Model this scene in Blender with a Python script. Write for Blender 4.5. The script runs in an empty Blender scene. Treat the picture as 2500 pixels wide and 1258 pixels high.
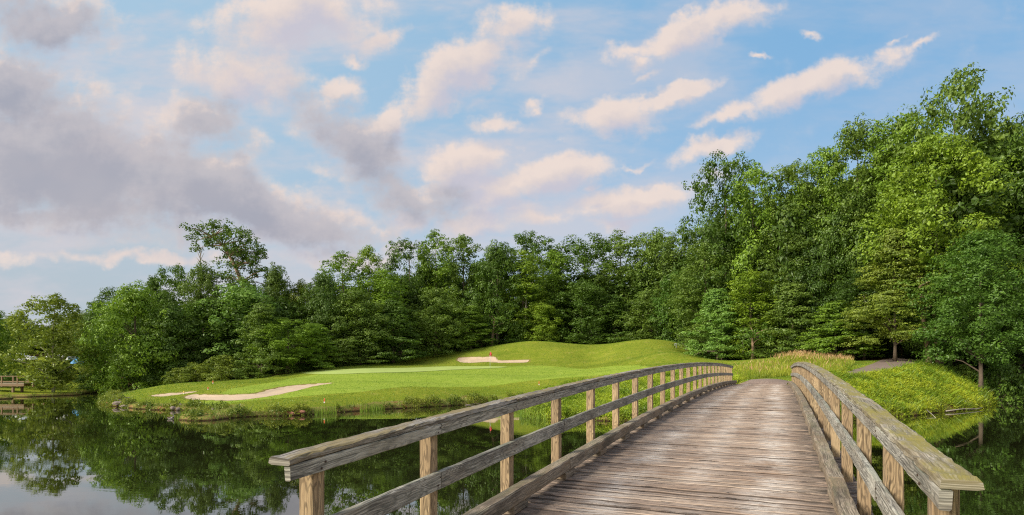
import bpy, math, random
import numpy as np
from mathutils import Vector, geometry

# ------------------------------------------------------------------ camera, world, sun, exposure
EYE = 3.05; F = 1400.0; HOR = 900.0
scene = bpy.context.scene
COL = scene.collection
cam_d = bpy.data.cameras.new("camera"); cam = bpy.data.objects.new("camera", cam_d); COL.objects.link(cam)
cam.location = (0, 0, EYE); cam.rotation_euler = (math.radians(90), 0, 0)
cam_d.sensor_width = 36.0; cam_d.lens = 36.0 * F / 2500.0
cam_d.shift_y = (HOR - 629.0) / 2500.0
cam_d.clip_start = 0.05; cam_d.clip_end = 6000
scene.camera = cam
scene.view_settings.view_transform = 'Standard'; scene.view_settings.look = 'None'
scene.view_settings.exposure = 0.27; scene.view_settings.gamma = 1.0
scene.render.engine = 'CYCLES'
scene.cycles.max_bounces = 6; scene.cycles.diffuse_bounces = 3; scene.cycles.glossy_bounces = 3
scene.cycles.transmission_bounces = 3; scene.cycles.transparent_max_bounces = 4
scene.cycles.use_denoising = False; scene.cycles.pixel_filter_type = 'BLACKMAN_HARRIS'; scene.cycles.filter_width = 1.15; scene.cycles.sample_clamp_indirect = 4.0

SUN_EL, SUN_AZ = math.radians(32), math.radians(243)     # azimuth clockwise from +Y: behind the camera, to the left
sund = bpy.data.lights.new("sun", 'SUN'); sund.energy = 4.7; sund.angle = math.radians(15.0); sund.color = (1.0, 0.92, 0.78)
sun = bpy.data.objects.new("sun", sund); COL.objects.link(sun)
sdir = Vector((math.sin(SUN_AZ) * math.cos(SUN_EL), math.cos(SUN_AZ) * math.cos(SUN_EL), math.sin(SUN_EL)))
sun.rotation_euler = sdir.to_track_quat('Z', 'Y').to_euler()

class NT:
    """small node-tree writer"""
    def __init__(s, nt): s.nt = nt; s.n = nt.nodes; s.l = nt.links
    def new(s, t, **kw):
        n = s.n.new(t)
        for k, v in kw.items(): setattr(n, k, v)
        return n
    def put(s, sock, v):
        if v is None: return
        if isinstance(v, bpy.types.NodeSocket): s.l.new(v, sock)
        else: sock.default_value = v
    def math(s, op, a, b=None, c=None, clamp=False):
        n = s.new('ShaderNodeMath', operation=op, use_clamp=clamp)
        s.put(n.inputs[0], a); s.put(n.inputs[1], b)
        if c is not None: s.put(n.inputs[2], c)
        return n.outputs[0]
    def vmath(s, op, a, b=None, scale=None):
        n = s.new('ShaderNodeVectorMath', operation=op)
        s.put(n.inputs[0], a); s.put(n.inputs[1], b)
        if scale is not None: s.put(n.inputs['Scale'], scale)
        return n.outputs[0]
    def noise(s, vec, scale, detail=4, rough=.5, dist=0.0, out='Fac'):
        n = s.new('ShaderNodeTexNoise'); s.put(n.inputs['Vector'], vec); s.put(n.inputs['Scale'], scale)
        n.inputs['Detail'].default_value = detail; n.inputs['Roughness'].default_value = rough; n.inputs['Distortion'].default_value = dist
        return n.outputs[0] if out == 'Fac' else n.outputs[1]
    def ramp(s, fac, stops, interp='LINEAR'):
        n = s.new('ShaderNodeValToRGB'); n.color_ramp.interpolation = interp
        e = n.color_ramp.elements
        while len(e) < len(stops): e.new(.5)
        for el, (p, c) in zip(e, stops):
            el.position = p
            el.color = (c, c, c, 1) if isinstance(c, (int, float)) else (*c, 1)
        s.put(n.inputs[0], fac); return n.outputs[0]
    def mix(s, fac, a, b, blend='MIX'):
        n = s.new('ShaderNodeMix', data_type='RGBA', blend_type=blend)
        s.put(n.inputs[0], fac)
        for i, v in ((6, a), (7, b)):
            if isinstance(v, tuple) and len(v) == 3: v = (*v, 1)
            s.put(n.inputs[i], v)
        return n.outputs[2]
    def mapr(s, v, a, b, c=0., d=1., smooth=True):
        n = s.new('ShaderNodeMapRange'); n.interpolation_type = 'SMOOTHSTEP' if smooth else 'LINEAR'
        for i, x in enumerate((v, a, b, c, d)): s.put(n.inputs[i], x)
        return n.outputs[0]
    def mapping(s, vec, loc=(0,0,0), rot=(0,0,0), scl=(1,1,1), vt='POINT'):
        n = s.new('ShaderNodeMapping', vector_type=vt); s.put(n.inputs[0], vec)
        n.inputs[1].default_value = loc; n.inputs[2].default_value = rot; n.inputs[3].default_value = scl
        return n.outputs[0]
    def comb(s, x, y, z):
        n = s.new('ShaderNodeCombineXYZ')
        for i, v in enumerate((x, y, z)): s.put(n.inputs[i], v)
        return n.outputs[0]
    def sep(s, v):
        n = s.new('ShaderNodeSeparateXYZ'); s.put(n.inputs[0], v); return n.outputs

def sx_(T, P): return T.sep(P)[0]
def build_world():
    w = bpy.data.worlds.new("World"); scene.world = w; w.use_nodes = True
    T = NT(w.node_tree); T.n.clear()
    out = T.new('ShaderNodeOutputWorld'); bg = T.new('ShaderNodeBackground')
    T.l.new(bg.outputs[0], out.inputs[0])
    sky = T.new('ShaderNodeTexSky', sky_type='NISHITA'); sky.sun_disc = False
    sky.sun_elevation = SUN_EL; sky.sun_rotation = SUN_AZ; sky.air_density = 1.0; sky.dust_density = 1.0; sky.ozone_density = 1.5
    tc = T.new('ShaderNodeTexCoord'); d = tc.outputs['Generated']
    x, y, z = T.sep(d)
    yy = T.math('MAXIMUM', y, 0.08)
    P = T.comb(T.math('ADD', T.math('MULTIPLY', T.math('DIVIDE', x, yy), 1.4), 1.25),
               T.math('SUBTRACT', 0.9, T.math('MULTIPLY', T.math('DIVIDE', z, yy), 1.4)), 0.0)
    def blobs(L, PP):
        acc = None
        for cx, cy, rx, ry, rot, wt in L:
            m = T.mapping(PP, (cx/1000, cy/1000, 0), (0, 0, math.radians(rot)), (rx/1000, ry/1000, 1), 'TEXTURE')
            g = T.new('ShaderNodeTexGradient', gradient_type='SPHERICAL'); T.l.new(m, g.inputs[0])
            v = T.math('MULTIPLY', g.outputs['Fac'], wt)
            acc = v if acc is None else T.math('SMOOTH_MAX', acc, v, .10)
        return acc
    # a cloud layer seen in direction space; edges broken up by warped noise
    white = [(1120,165,330,85,-38,1.1),(1250,45,150,80,-20,.95),(935,118,110,48,-15,.85),(840,235,100,48,-10,.9),(1720,70,230,62,-22,1.1),(1560,120,110,42,-8,.85),(1580,150,60,40,0,.7),
             (2030,205,270,72,-23,1.15),(1500,292,190,72,-4,1.15),(1660,238,140,40,-24,.85),(1790,300,140,34,-6,.8),(1740,370,150,44,-14,.95),
             (1300,440,300,75,-9,1.1),(1530,505,290,55,-9,1.0),(1210,292,100,42,0,.8),(1130,380,200,65,-5,.95),(585,190,210,120,15,1.1),
             (720,50,280,115,0,1.2),(1300,130,110,30,-30,.35),(2250,112,70,20,-20,.6),(1960,72,50,18,15,.55),(1300,235,60,24,-20,.55),(1240,350,90,34,0,.6),
             (300,640,520,30,2,.7),(880,615,330,48,-2,.8),(1170,550,210,62,-3,.95),(1010,520,130,75,0,1.0),(960,285,120,50,-35,.9),(1200,490,240,56,-6,.95),
             (1180,235,60,22,-15,.5),(1430,470,80,26,-10,.6),(1420,390,90,22,-8,.6),(1550,395,80,20,-10,.55),(1350,330,50,18,-10,.45),(870,165,50,24,-10,.6),(2190,92,40,15,-25,.5),(1600,190,50,16,-25,.45),(1855,130,36,14,0,.5),
             (780,560,240,45,5,.8),(1100,440,150,55,-8,.9),(1000,600,190,40,-5,.75),(1330,560,180,36,-6,.7),(1500,560,150,28,-6,.6),(1740,440,120,30,-12,.6)]
    grey = [(150,400,640,230,10,1.5),(560,480,460,130,18,1.4),(90,50,300,140,8,1.05),(0,215,380,120,12,1.2),(880,350,300,120,32,.95),(500,300,210,100,25,1.0),(960,450,280,100,22,1.05),
            (720,545,360,70,3,1.05),(100,530,400,55,4,.9)]
    def field(PP):
        wa = T.vmath('SUBTRACT', T.noise(PP, 3.4, 5, .6, out='Color'), (.5, .5, .5))
        wb = T.vmath('SUBTRACT', T.noise(PP, 13.0, 4, .6, out='Color'), (.5, .5, .5))
        Pw = T.vmath('ADD', T.vmath('ADD', PP, T.vmath('SCALE', wa, scale=.20)), T.vmath('SCALE', wb, scale=.05))
        Pw = T.vmath('MULTIPLY', Pw, (1, 1, 0))
        fa = T.noise(PP, 7.5, 8, .60); fs = T.noise(T.mapping(PP, (3.1, 1.7, 0), (0, 0, .45), (2.6, 8.0, 1)), 2.2, 6, .62)
        nz = T.math('ADD', T.math('MULTIPLY', T.math('SUBTRACT', fa, .5), 1.7), T.math('MULTIPLY', T.math('SUBTRACT', fs, .5), .5))
        a, b = blobs(white, Pw), blobs(grey, Pw); base = T.math('MAXIMUM', a, b)
        D = T.math('ADD', base, T.math('MULTIPLY', nz, T.mapr(base, 0., .35, .3, 1.0)))
        return D, b, nz
    front = T.mapr(y, .08, .3)
    D0, bgd, nz = field(P); Dup, _, _ = field(T.vmath('ADD', P, (-.020, -.042, 0)))
    # the rest of the sky, out of the photograph: scattered clouds
    zz = T.math('ADD', T.math('MAXIMUM', z, 0.0), .12)
    Q = T.comb(T.math('DIVIDE', x, zz), T.math('DIVIDE', y, zz), 0.)
    oth = T.math('MULTIPLY', T.mapr(T.noise(Q, .9, 5, .55), .42, .62), T.math('SUBTRACT', 1.0, front))
    dens = T.math('ADD', T.math('MULTIPLY', D0, front), oth)
    top = T.mapr(Dup, .48, .02)                    # 1 along the sunlit upper rims, 0 deep inside and below
    alpha = T.mapr(dens, .08, T.math('ADD', .82, T.math('MULTIPLY', top, -.22)))
    deep = T.mapr(Dup, .35, 1.0)
    thick = T.mapr(T.math('ADD', bgd, T.math('MULTIPLY', nz, .45)), .12, .75)
    cream = T.mix(deep, (.76, .655, .62), (.58, .56, .64))
    cream = T.mix(T.math('MULTIPLY', top, .85), cream, (.88, .735, .655))
    warm = T.mapr(T.noise(P, 2.1, 4, .5), .40, .66)
    gcol = T.mix(T.mapr(T.math('ADD', Dup, T.math('MULTIPLY', nz, .5)), .4, 1.25), (.53, .50, .535), (.375, .38, .45))
    gcol = T.mix(T.math('MULTIPLY', warm, .35), gcol, (.60, .54, .54))
    gcol = T.mix(T.math('MULTIPLY', top, .8), gcol, (.86, .71, .63))
    ccol = T.mix(T.math('MULTIPLY', thick, front), cream, gcol)
    veil = T.math('MULTIPLY', T.mapr(T.noise(T.mapping(P, (0, 0, 0), (0, 0, .3), (1., 3., 1.)), 1.6, 5, .6), .40, .62), T.mapr(sx_(T, P), 2.2, .9, .3, 1.))
    # clear sky: Nishita, gently paler towards the left and the horizon (thin high haze)
    s = T.vmath('SCALE', sky.outputs[0], scale=.12)
    sx, sy, _ = T.sep(P)
    blue = T.mix(.85, s, T.mix(T.mapr(sx, .3, 2.3), (.42, .62, .79), (.215, .465, .755)))
    hz = T.math('MULTIPLY', T.mapr(z, .60, .06), .97)
    blue = T.mix(T.math('MULTIPLY', hz, hz), blue, T.mix(T.mapr(sx, .2, 1.8), (.47, .54, .60), (.50, .62, .76)))
    blue = T.mix(T.math('MULTIPLY', veil, .75), blue, (.66, .62, .66))
    col = T.mix(T.math('MULTIPLY', alpha, .92), blue, ccol)
    # below the horizon: a dull ground tone
    col = T.mix(T.mapr(z, 0.0, -.05), col, (.05, .07, .03))
    T.put(bg.inputs[0], col); bg.inputs[1].default_value = 0.84
build_world()

# ------------------------------------------------------------------ helpers
RNG = np.random.default_rng(7); random.seed(7)
def W(px, py, Y): return np.array([(px-1250)/F*Y, Y, EYE + (HOR-py)/F*Y])
def shoreY(py): return EYE*F/(py-HOR)
def S(px, py):
    Y = shoreY(py); return ((px-1250)/F*Y, Y)

def tag(o, label=None, cat=None, group=None, kind=None):
    if label: o['label'] = label
    if cat: o['category'] = cat
    if group: o['group'] = group
    if kind: o['kind'] = kind
    return o
def empty(name, loc=(0,0,0), rz=0, parent=None):
    o = bpy.data.objects.new(name, None); COL.objects.link(o); o.location = loc; o.rotation_euler = (0,0,rz); o.empty_display_size = .2
    if parent: o.parent = parent
    return o
def mesh_np(name, V, Fq, smooth=False, uv=None, attrs=None):
    """V (n,3); Fq (m,k) int array"""
    me = bpy.data.meshes.new(name); V = np.asarray(V, np.float32); Fq = np.asarray(Fq, np.int32)
    n, (m, k) = len(V), Fq.shape
    me.vertices.add(n); me.vertices.foreach_set('co', V.ravel())
    me.loops.add(m*k); me.loops.foreach_set('vertex_index', Fq.ravel())
    me.polygons.add(m); me.polygons.foreach_set('loop_start', np.arange(0, m*k, k, dtype=np.int32))
    me.polygons.foreach_set('use_smooth', np.full(m, smooth))
    if uv is not None:
        l = me.uv_layers.new(name='UVMap'); l.data.foreach_set('uv', np.asarray(uv, np.float32).ravel())
    for nm, a in (attrs or {}).items():
        a = np.asarray(a, np.float32)
        if a.ndim == 1:
            at = me.attributes.new(nm, 'FLOAT', 'POINT'); at.data.foreach_set('value', a)
        else:
            at = me.attributes.new(nm, 'FLOAT_COLOR', 'POINT'); at.data.foreach_set('color', a.ravel())
    me.update(calc_edges=True); return me
def obj(name, me, mat=None, parent=None, loc=None):
    o = bpy.data.objects.new(name, me); COL.objects.link(o)
    if mat is not None and not me.materials: me.materials.append(mat)
    if parent: o.parent = parent
    if loc is not None: o.location = loc
    return o
class MB:
    """collects polygons of mixed size, built as ONE mesh"""
    def __init__(s): s.v = []; s.f = []; s.uv = []
    def add(s, V, Fs, UV=None):
        b = len(s.v); s.v += [tuple(map(float, p)) for p in V]
        for i, f in enumerate(Fs):
            s.f.append([b+j for j in f]); s.uv += (UV[i] if UV else [(0, 0)]*len(f))
    def box(s, c, sz, M=None, rz=0.):
        hx, hy, hz = sz[0]/2, sz[1]/2, sz[2]/2; ca, sa = math.cos(rz), math.sin(rz)
        V = []
        for i in (-1, 1):
            for j in (-1, 1):
                for k in (-1, 1):
                    X, Y = i*hx, j*hy
                    V.append((c[0]+X*ca-Y*sa, c[1]+X*sa+Y*ca, c[2]+k*hz))
        s.add(V, [(0,1,3,2),(4,6,7,5),(0,4,5,1),(2,3,7,6),(0,2,6,4),(1,5,7,3)])
    def tube(s, pts, rad, n=8, cap=True):
        pts = [Vector(p) for p in pts]; V = []; Fs = []
        prev = None
        for i, p in enumerate(pts):
            t = (pts[min(i+1, len(pts)-1)]-pts[max(i-1, 0)]).normalized()
            a = (Vector((1,0,0)) if prev is None and abs(t.x) < .9 else (prev or Vector((0,1,0))))
            a = (a - t*a.dot(t)).normalized(); prev = a; b = t.cross(a)
            for k in range(n):
                an = 2*math.pi*k/n; V.append(p + (a*math.cos(an)+b*math.sin(an))*rad[i])
        for i in range(len(pts)-1):
            for k in range(n):
                Fs.append((i*n+k, i*n+(k+1) % n, (i+1)*n+(k+1) % n, (i+1)*n+k))
        if cap: Fs += [tuple(range(n-1, -1, -1)), tuple((len(pts)-1)*n+k for k in range(n))]
        s.add(V, Fs)
    def build(s, name, mat, parent=None, smooth=False, loc=None):
        me = bpy.data.meshes.new(name); me.from_pydata(s.v, [], s.f)
        l = me.uv_layers.new(name='UVMap'); l.data.foreach_set('uv', np.array(s.uv, np.float32).ravel())
        me.polygons.foreach_set('use_smooth', [smooth]*len(me.polygons)); me.update()
        return obj(name, me, mat, parent, loc)

# ------------------------------------------------------------------ materials
def newmat(name):
    m = bpy.data.materials.new(name); m.use_nodes = True; T = NT(m.node_tree)
    b = T.n['Principled BSDF']; return m, T, b
def simple(name, col, rough=.7, metal=0., vary=.15, scale=8.):
    m, T, b = newmat(name); tc = T.new('ShaderNodeTexCoord')
    n = T.noise(tc.outputs['Object'], scale, 4)
    c = T.mix(n, tuple(x*(1-vary) for x in col), tuple(min(1, x*(1+vary)) for x in col))
    T.put(b.inputs['Base Color'], c); b.inputs['Roughness'].default_value = rough; b.inputs['Metallic'].default_value = metal
    return m
def leaf_mat(name, lo, hi, transl=.31, csc=.45, spk=.5):
    m = bpy.data.materials.new(name); m.use_nodes = True; T = NT(m.node_tree); T.n.clear()
    out = T.new('ShaderNodeOutputMaterial'); geo = T.new('ShaderNodeNewGeometry'); oi = T.new('ShaderNodeObjectInfo'); tc = T.new('ShaderNodeTexCoord')
    cl = T.noise(tc.outputs['Object'], csc, 4, .6)
    f = T.math('ADD', T.math('MULTIPLY', geo.outputs['Random Per Island'], spk), T.math('MULTIPLY', T.mapr(cl, .34, .66), 1-spk))
    c = T.mix(f, lo, hi)
    c = T.mix(1.0, c, oi.outputs['Color'], 'MULTIPLY')
    d = T.new('ShaderNodeBsdfDiffuse'); t = T.new('ShaderNodeBsdfTranslucent'); g = T.new('ShaderNodeBsdfGlossy')
    T.put(d.inputs[0], c); T.put(t.inputs[0], T.mix(.6, c, T.mix(1.0, c, (1.3, 1.25, .5), 'MULTIPLY')))
    g.inputs['Roughness'].default_value = .45; g.inputs[0].default_value = (.55, .6, .5, 1)
    mx = T.new('ShaderNodeMixShader'); mx.inputs[0].default_value = transl; T.l.new(d.outputs[0], mx.inputs[1]); T.l.new(t.outputs[0], mx.inputs[2])
    m2 = T.new('ShaderNodeMixShader'); m2.inputs[0].default_value = .045; T.l.new(mx.outputs[0], m2.inputs[1]); T.l.new(g.outputs[0], m2.inputs[2])
    T.l.new(m2.outputs[0], out.inputs[0]); return m
M = {}
M['leaf'] = leaf_mat('tree_leaf', (.078, .145, .019), (.188, .278, .036))
M['weed'] = leaf_mat('weed_leaf', (.075, .155, .014), (.38, .44, .055), .3, .55, .28)
M['straw'] = leaf_mat('meadow_grass', (.42, .33, .13), (.62, .42, .24))
M['blade'] = leaf_mat('grass_blade', (.10, .17, .025), (.26, .30, .06))
M['bark'] = simple('bark', (.13, .095, .065), .9, 0, .5, 6)
M['bark_pale'] = simple('pale_bark', (.33, .29, .23), .9, 0, .3, 5)
M['bark_warm'] = simple('warm_bark', (.26, .17, .11), .9, 0, .4, 6)

def wood_mat(name, light, dark, brown, lichen=0., lich_col=(.16, .15, .04), grain=1.0, stain_amt=.68):
    """weathered timber; UV.x runs along the board in metres, UV.y across it"""
    m, T, b = newmat(name)
    uvn = T.new('ShaderNodeUVMap'); uvn.uv_map = 'UVMap'; uv = uvn.outputs[0]
    u, v, _ = T.sep(uv)
    wob = T.noise(T.comb(T.math('MULTIPLY', u, 1.6), T.math('MULTIPLY', v, 6), 0.), 1.0, 3, .6)
    vv = T.math('ADD', v, T.math('MULTIPLY', wob, .05))
    streak = T.noise(T.comb(T.math('MULTIPLY', u, 2.2), T.math('MULTIPLY', vv, 95.), 0.), 1.0, 5, .62)
    fine = T.noise(T.comb(T.math('MULTIPLY', u, 7.), T.math('MULTIPLY', vv, 320.), 3.), 1.0, 3, .6)
    # growth-ring figure: bands of a slow height field round knots
    ring_h = T.noise(T.comb(T.math('MULTIPLY', u, 1.5), T.math('MULTIPLY', v, 9.), 7.), 1.0, 2, .5)
    rings = T.math('SINE', T.math('MULTIPLY', ring_h, 95.0))
    rg = T.mapr(rings, -.2, 1.0)
    big = T.noise(T.comb(T.math('MULTIPLY', u, 1.1), T.math('MULTIPLY', v, 5.), 11.), 1.0, 4, .6)
    c = T.mix(T.mapr(streak, .38, .61), dark, light)
    c = T.mix(T.math('MULTIPLY', T.mapr(big, .42, .62), .75), c, brown)
    c = T.mix(T.math('MULTIPLY', rg, .55*grain), c, tuple(x*.45 for x in dark))
    c = T.mix(T.math('MULTIPLY', T.mapr(fine, .58, .72), .5), c, tuple(x*.35 for x in dark))
    crack = T.mapr(T.noise(T.comb(T.math('MULTIPLY', u, .9), T.math('MULTIPLY', vv, 42.), 5.), 1.0, 5, .7), .64, .70)
    c = T.mix(T.math('MULTIPLY', crack, .8), c, (.02, .016, .012))
    vo = T.new('ShaderNodeTexVoronoi'); T.put(vo.inputs['Vector'], T.comb(T.math('MULTIPLY', u, 1.2), T.math('MULTIPLY', v, 5.5), 0.)); vo.inputs['Scale'].default_value = 1.0
    knot = T.mapr(vo.outputs['Distance'], .12, .05)
    c = T.mix(T.math('MULTIPLY', knot, .75), c, tuple(x*.4 for x in brown))
    stain = T.noise(T.comb(T.math('MULTIPLY', u, 2.5), T.math('MULTIPLY', v, 7.), 21.), 1.0, 5, .65)
    c = T.mix(T.math('MULTIPLY', T.mapr(stain, .60, .74), .65), c, (.035, .032, .03))
    st2 = T.noise(T.comb(T.math('MULTIPLY', u, .7), T.math('MULTIPLY', v, 2.2), 51.), 1.0, 6, .68)
    c = T.mix(T.math('MULTIPLY', T.mapr(st2, .50, .66), stain_amt), c, tuple(x*.42 for x in dark))
    c = T.mix(T.math('MULTIPLY', T.mapr(st2, .46, .34), .35), c, tuple(min(1, x*1.25) for x in light))
    if lichen > 0:
        ln = T.noise(T.comb(T.math('MULTIPLY', u, 1.3), T.math('MULTIPLY', v, 6.), 31.), 1.0, 6, .7)
        geo = T.new('ShaderNodeNewGeometry'); nz = T.sep(geo.outputs['Normal'])[2]
        up = T.mapr(nz, .3, .9, .25, 1.)
        c = T.mix(T.math('MULTIPLY', T.math('MULTIPLY', T.mapr(ln, .40, .60), up), lichen), c, lich_col)
        wn = T.noise(T.comb(T.math('MULTIPLY', u, 9.), T.math('MULTIPLY', v, 30.), 41.), 1.0, 5, .7)
        c = T.mix(T.math('MULTIPLY', T.mapr(wn, .60, .70), .6*lichen), c, (.42, .41, .38))
    T.put(b.inputs['Base Color'], c); b.inputs['Roughness'].default_value = .85
    hgt = T.math('ADD', T.math('MULTIPLY', streak, .6), T.math('ADD', T.math('MULTIPLY', fine, .25), T.math('MULTIPLY', crack, -1.2)))
    bp = T.new('ShaderNodeBump'); bp.inputs['Strength'].default_value = .9; bp.inputs['Distance'].default_value = .006
    T.put(bp.inputs['Height'], hgt); T.l.new(bp.outputs[0], b.inputs['Normal'])
    return m
M['rail'] = wood_mat('weathered_grey_board', (.50, .475, .41), (.115, .105, .09), (.25, .215, .165), .45, (.22, .25, .18))
M['cap'] = wood_mat('weathered_cap_board', (.40, .375, .34), (.07, .062, .058), (.17, .13, .085), .8, (.21, .16, .055), .5)
M['cap_mossy'] = wood_mat('mossy_cap_board', (.44, .40, .33), (.10, .09, .07), (.22, .17, .09), 1., (.235, .20, .045), .4, .4)
M['post'] = wood_mat('post_timber', (.52, .385, .22), (.20, .135, .075), (.34, .235, .135), 0., grain=1.15, stain_amt=.3)
M['curb'] = wood_mat('curb_timber', (.40, .33, .25), (.11, .085, .06), (.24, .165, .10), .35, (.14, .15, .07), .7)

def deck_mat():
    m, T, b = newmat('deck_planks')
    uvn = T.new('ShaderNodeUVMap'); uvn.uv_map = 'UVMap'; u, v, _ = T.sep(uvn.outputs[0])   # u along the plank, v along the bridge
    geo = T.new('ShaderNodeNewGeometry'); ri = geo.outputs['Random Per Island']
    off = T.math('MULTIPLY', ri, 37.)
    uo = T.math('ADD', u, off)
    streak = T.noise(T.comb(T.math('MULTIPLY', uo, .9), T.math('MULTIPLY', v, 42.), 0.), 1., 5, .66)
    fine = T.noise(T.comb(T.math('MULTIPLY', uo, 6.), T.math('MULTIPLY', v, 240.), 4.), 1., 4, .65)
    c = T.mix(T.mapr(streak, .36, .62), (.20, .135, .092), (.48, .37, .28))
    c = T.mix(T.math('MULTIPLY', T.mapr(ri, .1, .9, smooth=False), .45), c, (.34, .225, .16))
    c = T.mix(T.mapr(ri, .70, 1., 0., .7, False), c, (.10, .07, .052))
    crk = T.mapr(T.noise(T.comb(T.math('MULTIPLY', uo, 1.5), T.math('MULTIPLY', v, 38.), 9.), 1., 5, .75), .56, .60)
    c = T.mix(T.math('MULTIPLY', crk, .9), c, (.022, .014, .011))
    c = T.mix(T.math('MULTIPLY', T.mapr(fine, .56, .70), .6), c, (.06, .04, .03))
    # worn, bleached wheel tracks and middle
    nz = T.noise(T.comb(T.math('MULTIPLY', u, 1.5), T.math('MULTIPLY', v, 1.1), 0.), 1., 6, .62)
    n2 = T.noise(T.comb(T.math('MULTIPLY', uo, 2.6), T.math('MULTIPLY', v, 34.), 3.), 1., 5, .7)
    tr = None
    for c0, wd, a in ((-1.62, .34, .8), (-.10, .38, .95), (-.85, .3, .5)):
        g = T.math('MULTIPLY', T.mapr(T.math('ABSOLUTE', T.math('SUBTRACT', u, c0)), wd, 0.), a)
        tr = g if tr is None else T.math('MAXIMUM', tr, g)
    wear = T.math('MULTIPLY', T.math('MULTIPLY', T.mapr(nz, .34, .64), T.mapr(n2, .38, .58, .15, 1.)), T.math('ADD', T.math('MULTIPLY', tr, .95), .16))
    c = T.mix(wear, c, (.64, .58, .52))
    jt = T.new('ShaderNodeAttribute'); jt.attribute_name = 'joint'; jn = T.noise(T.comb(T.math('MULTIPLY', uo, 5.), T.math('MULTIPLY', v, 12.), 6.), 1., 4, .7)
    c = T.mix(T.math('MULTIPLY', T.mapr(T.math('ADD', jt.outputs['Fac'], T.math('MULTIPLY', T.math('SUBTRACT', jn, .5), .9)), .25, .95), .88), c, (.045, .030, .022))
    # patchy darker tone along the kerbs
    ed = T.math('MAXIMUM', T.mapr(u, .05, .5), T.mapr(u, -1.9, -2.35))
    dn = T.noise(T.comb(T.math('MULTIPLY', u, 3.), T.math('MULTIPLY', v, 9.), 2.), 1., 5, .7)
    c = T.mix(T.math('MULTIPLY', T.math('MULTIPLY', ed, T.mapr(dn, .38, .60)), .9), c, (.055, .045, .035))
    T.put(b.inputs['Base Color'], c); b.inputs['Roughness'].default_value = .75
    h = T.math('ADD', T.math('MULTIPLY', streak, .7), T.math('ADD', T.math('MULTIPLY', fine, .3), T.math('MULTIPLY', crk, -1.3)))
    bp = T.new('ShaderNodeBump'); bp.inputs['Strength'].default_value = .9; bp.inputs['Distance'].default_value = .008
    T.put(bp.inputs['Height'], h); T.l.new(bp.outputs[0], b.inputs['Normal'])
    return m
M['deck'] = deck_mat()
M['nail'] = simple('rusty_nail', (.05, .028, .018), .6)

def ground_mat():
    m, T, b = newmat('turf')
    tc = T.new('ShaderNodeTexCoord'); P = tc.outputs['Object']
    at = T.new('ShaderNodeAttribute'); at.attribute_name = 'zone'; r, g, bl = T.sep(at.outputs['Vector'])
    n1 = T.noise(P, .16, 5, .6); n2 = T.noise(P, 1.3, 5, .65); n3 = T.noise(P, 14., 4, .7); n4 = T.noise(P, 5., 5, .7)
    c = T.mix(T.mapr(n1, .35, .65), (.145, .180, .016), (.215, .235, .026))
    c = T.mix(T.math('MULTIPLY', T.mapr(n2, .45, .7), .6), c, (.27, .24, .035))
    c = T.mix(T.math('MULTIPLY', T.mapr(n4, .46, .64), .45), c, (.115, .175, .018))
    c = T.mix(T.math('MULTIPLY', T.mapr(n3, .50, .68), .4), c, (.08, .14, .015))
    n5 = T.noise(P, .55, 6, .7); c = T.mix(T.math('MULTIPLY', T.mapr(n5, .56, .68), .5), c, (.33, .28, .09))
    # mown turf is finer and more even
    mown = T.mix(T.mapr(n2, .3, .7), (.215, .315, .04), (.28, .37, .062))
    c = T.mix(T.math('MULTIPLY', bl, .9), c, mown)
    sw = T.noise(T.mapping(P, (0, 0, 0), (0, 0, .5), (.5, 2.2, 1)), .11, 3, .5)
    c = T.mix(T.math('MULTIPLY', T.mapr(sw, .42, .60), .38), c, T.mix(1.0, c, (1.28, 1.22, 1.1), 'MULTIPLY'))
    c = T.mix(T.math('MULTIPLY', T.mapr(sw, .48, .36), .35), c, T.mix(1.0, c, (.72, .78, .7), 'MULTIPLY'))
    # rough, dry banks (zone r): straw, red soil
    bank = T.mix(T.mapr(n4, .4, .62), (.15, .19, .035), (.27, .20, .08))
    bank = T.mix(T.mapr(n2, .56, .66), bank, (.26, .115, .055))
    c = T.mix(T.mapr(T.math('ADD', r, T.math('MULTIPLY', T.math('SUBTRACT', n4, .5), .9)), .35, .75), c, bank)
    # forest floor (zone g)
    fl = T.mix(n4, (.035, .028, .016), (.11, .065, .035))
    c = T.mix(T.mapr(T.math('ADD', g, T.math('MULTIPLY', T.math('SUBTRACT', n2, .5), .8)), .35, .7), c, fl)
    # wet mud right at and below the waterline
    z = T.sep(T.new('ShaderNodeNewGeometry').outputs['Position'])[2]
    c = T.mix(T.mapr(z, .13, .02), c, (.055, .035, .02))
    T.put(b.inputs['Base Color'], c); b.inputs['Roughness'].default_value = .95
    b.inputs['Specular IOR Level'].default_value = .0
    bp = T.new('ShaderNodeBump'); bp.inputs['Strength'].default_value = .8; bp.inputs['Distance'].default_value = .07
    T.put(bp.inputs['Height'], T.math('ADD', n3, T.math('MULTIPLY', n4, 1.0))); T.l.new(bp.outputs[0], b.inputs['Normal'])
    return m
M['ground'] = ground_mat()
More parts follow.
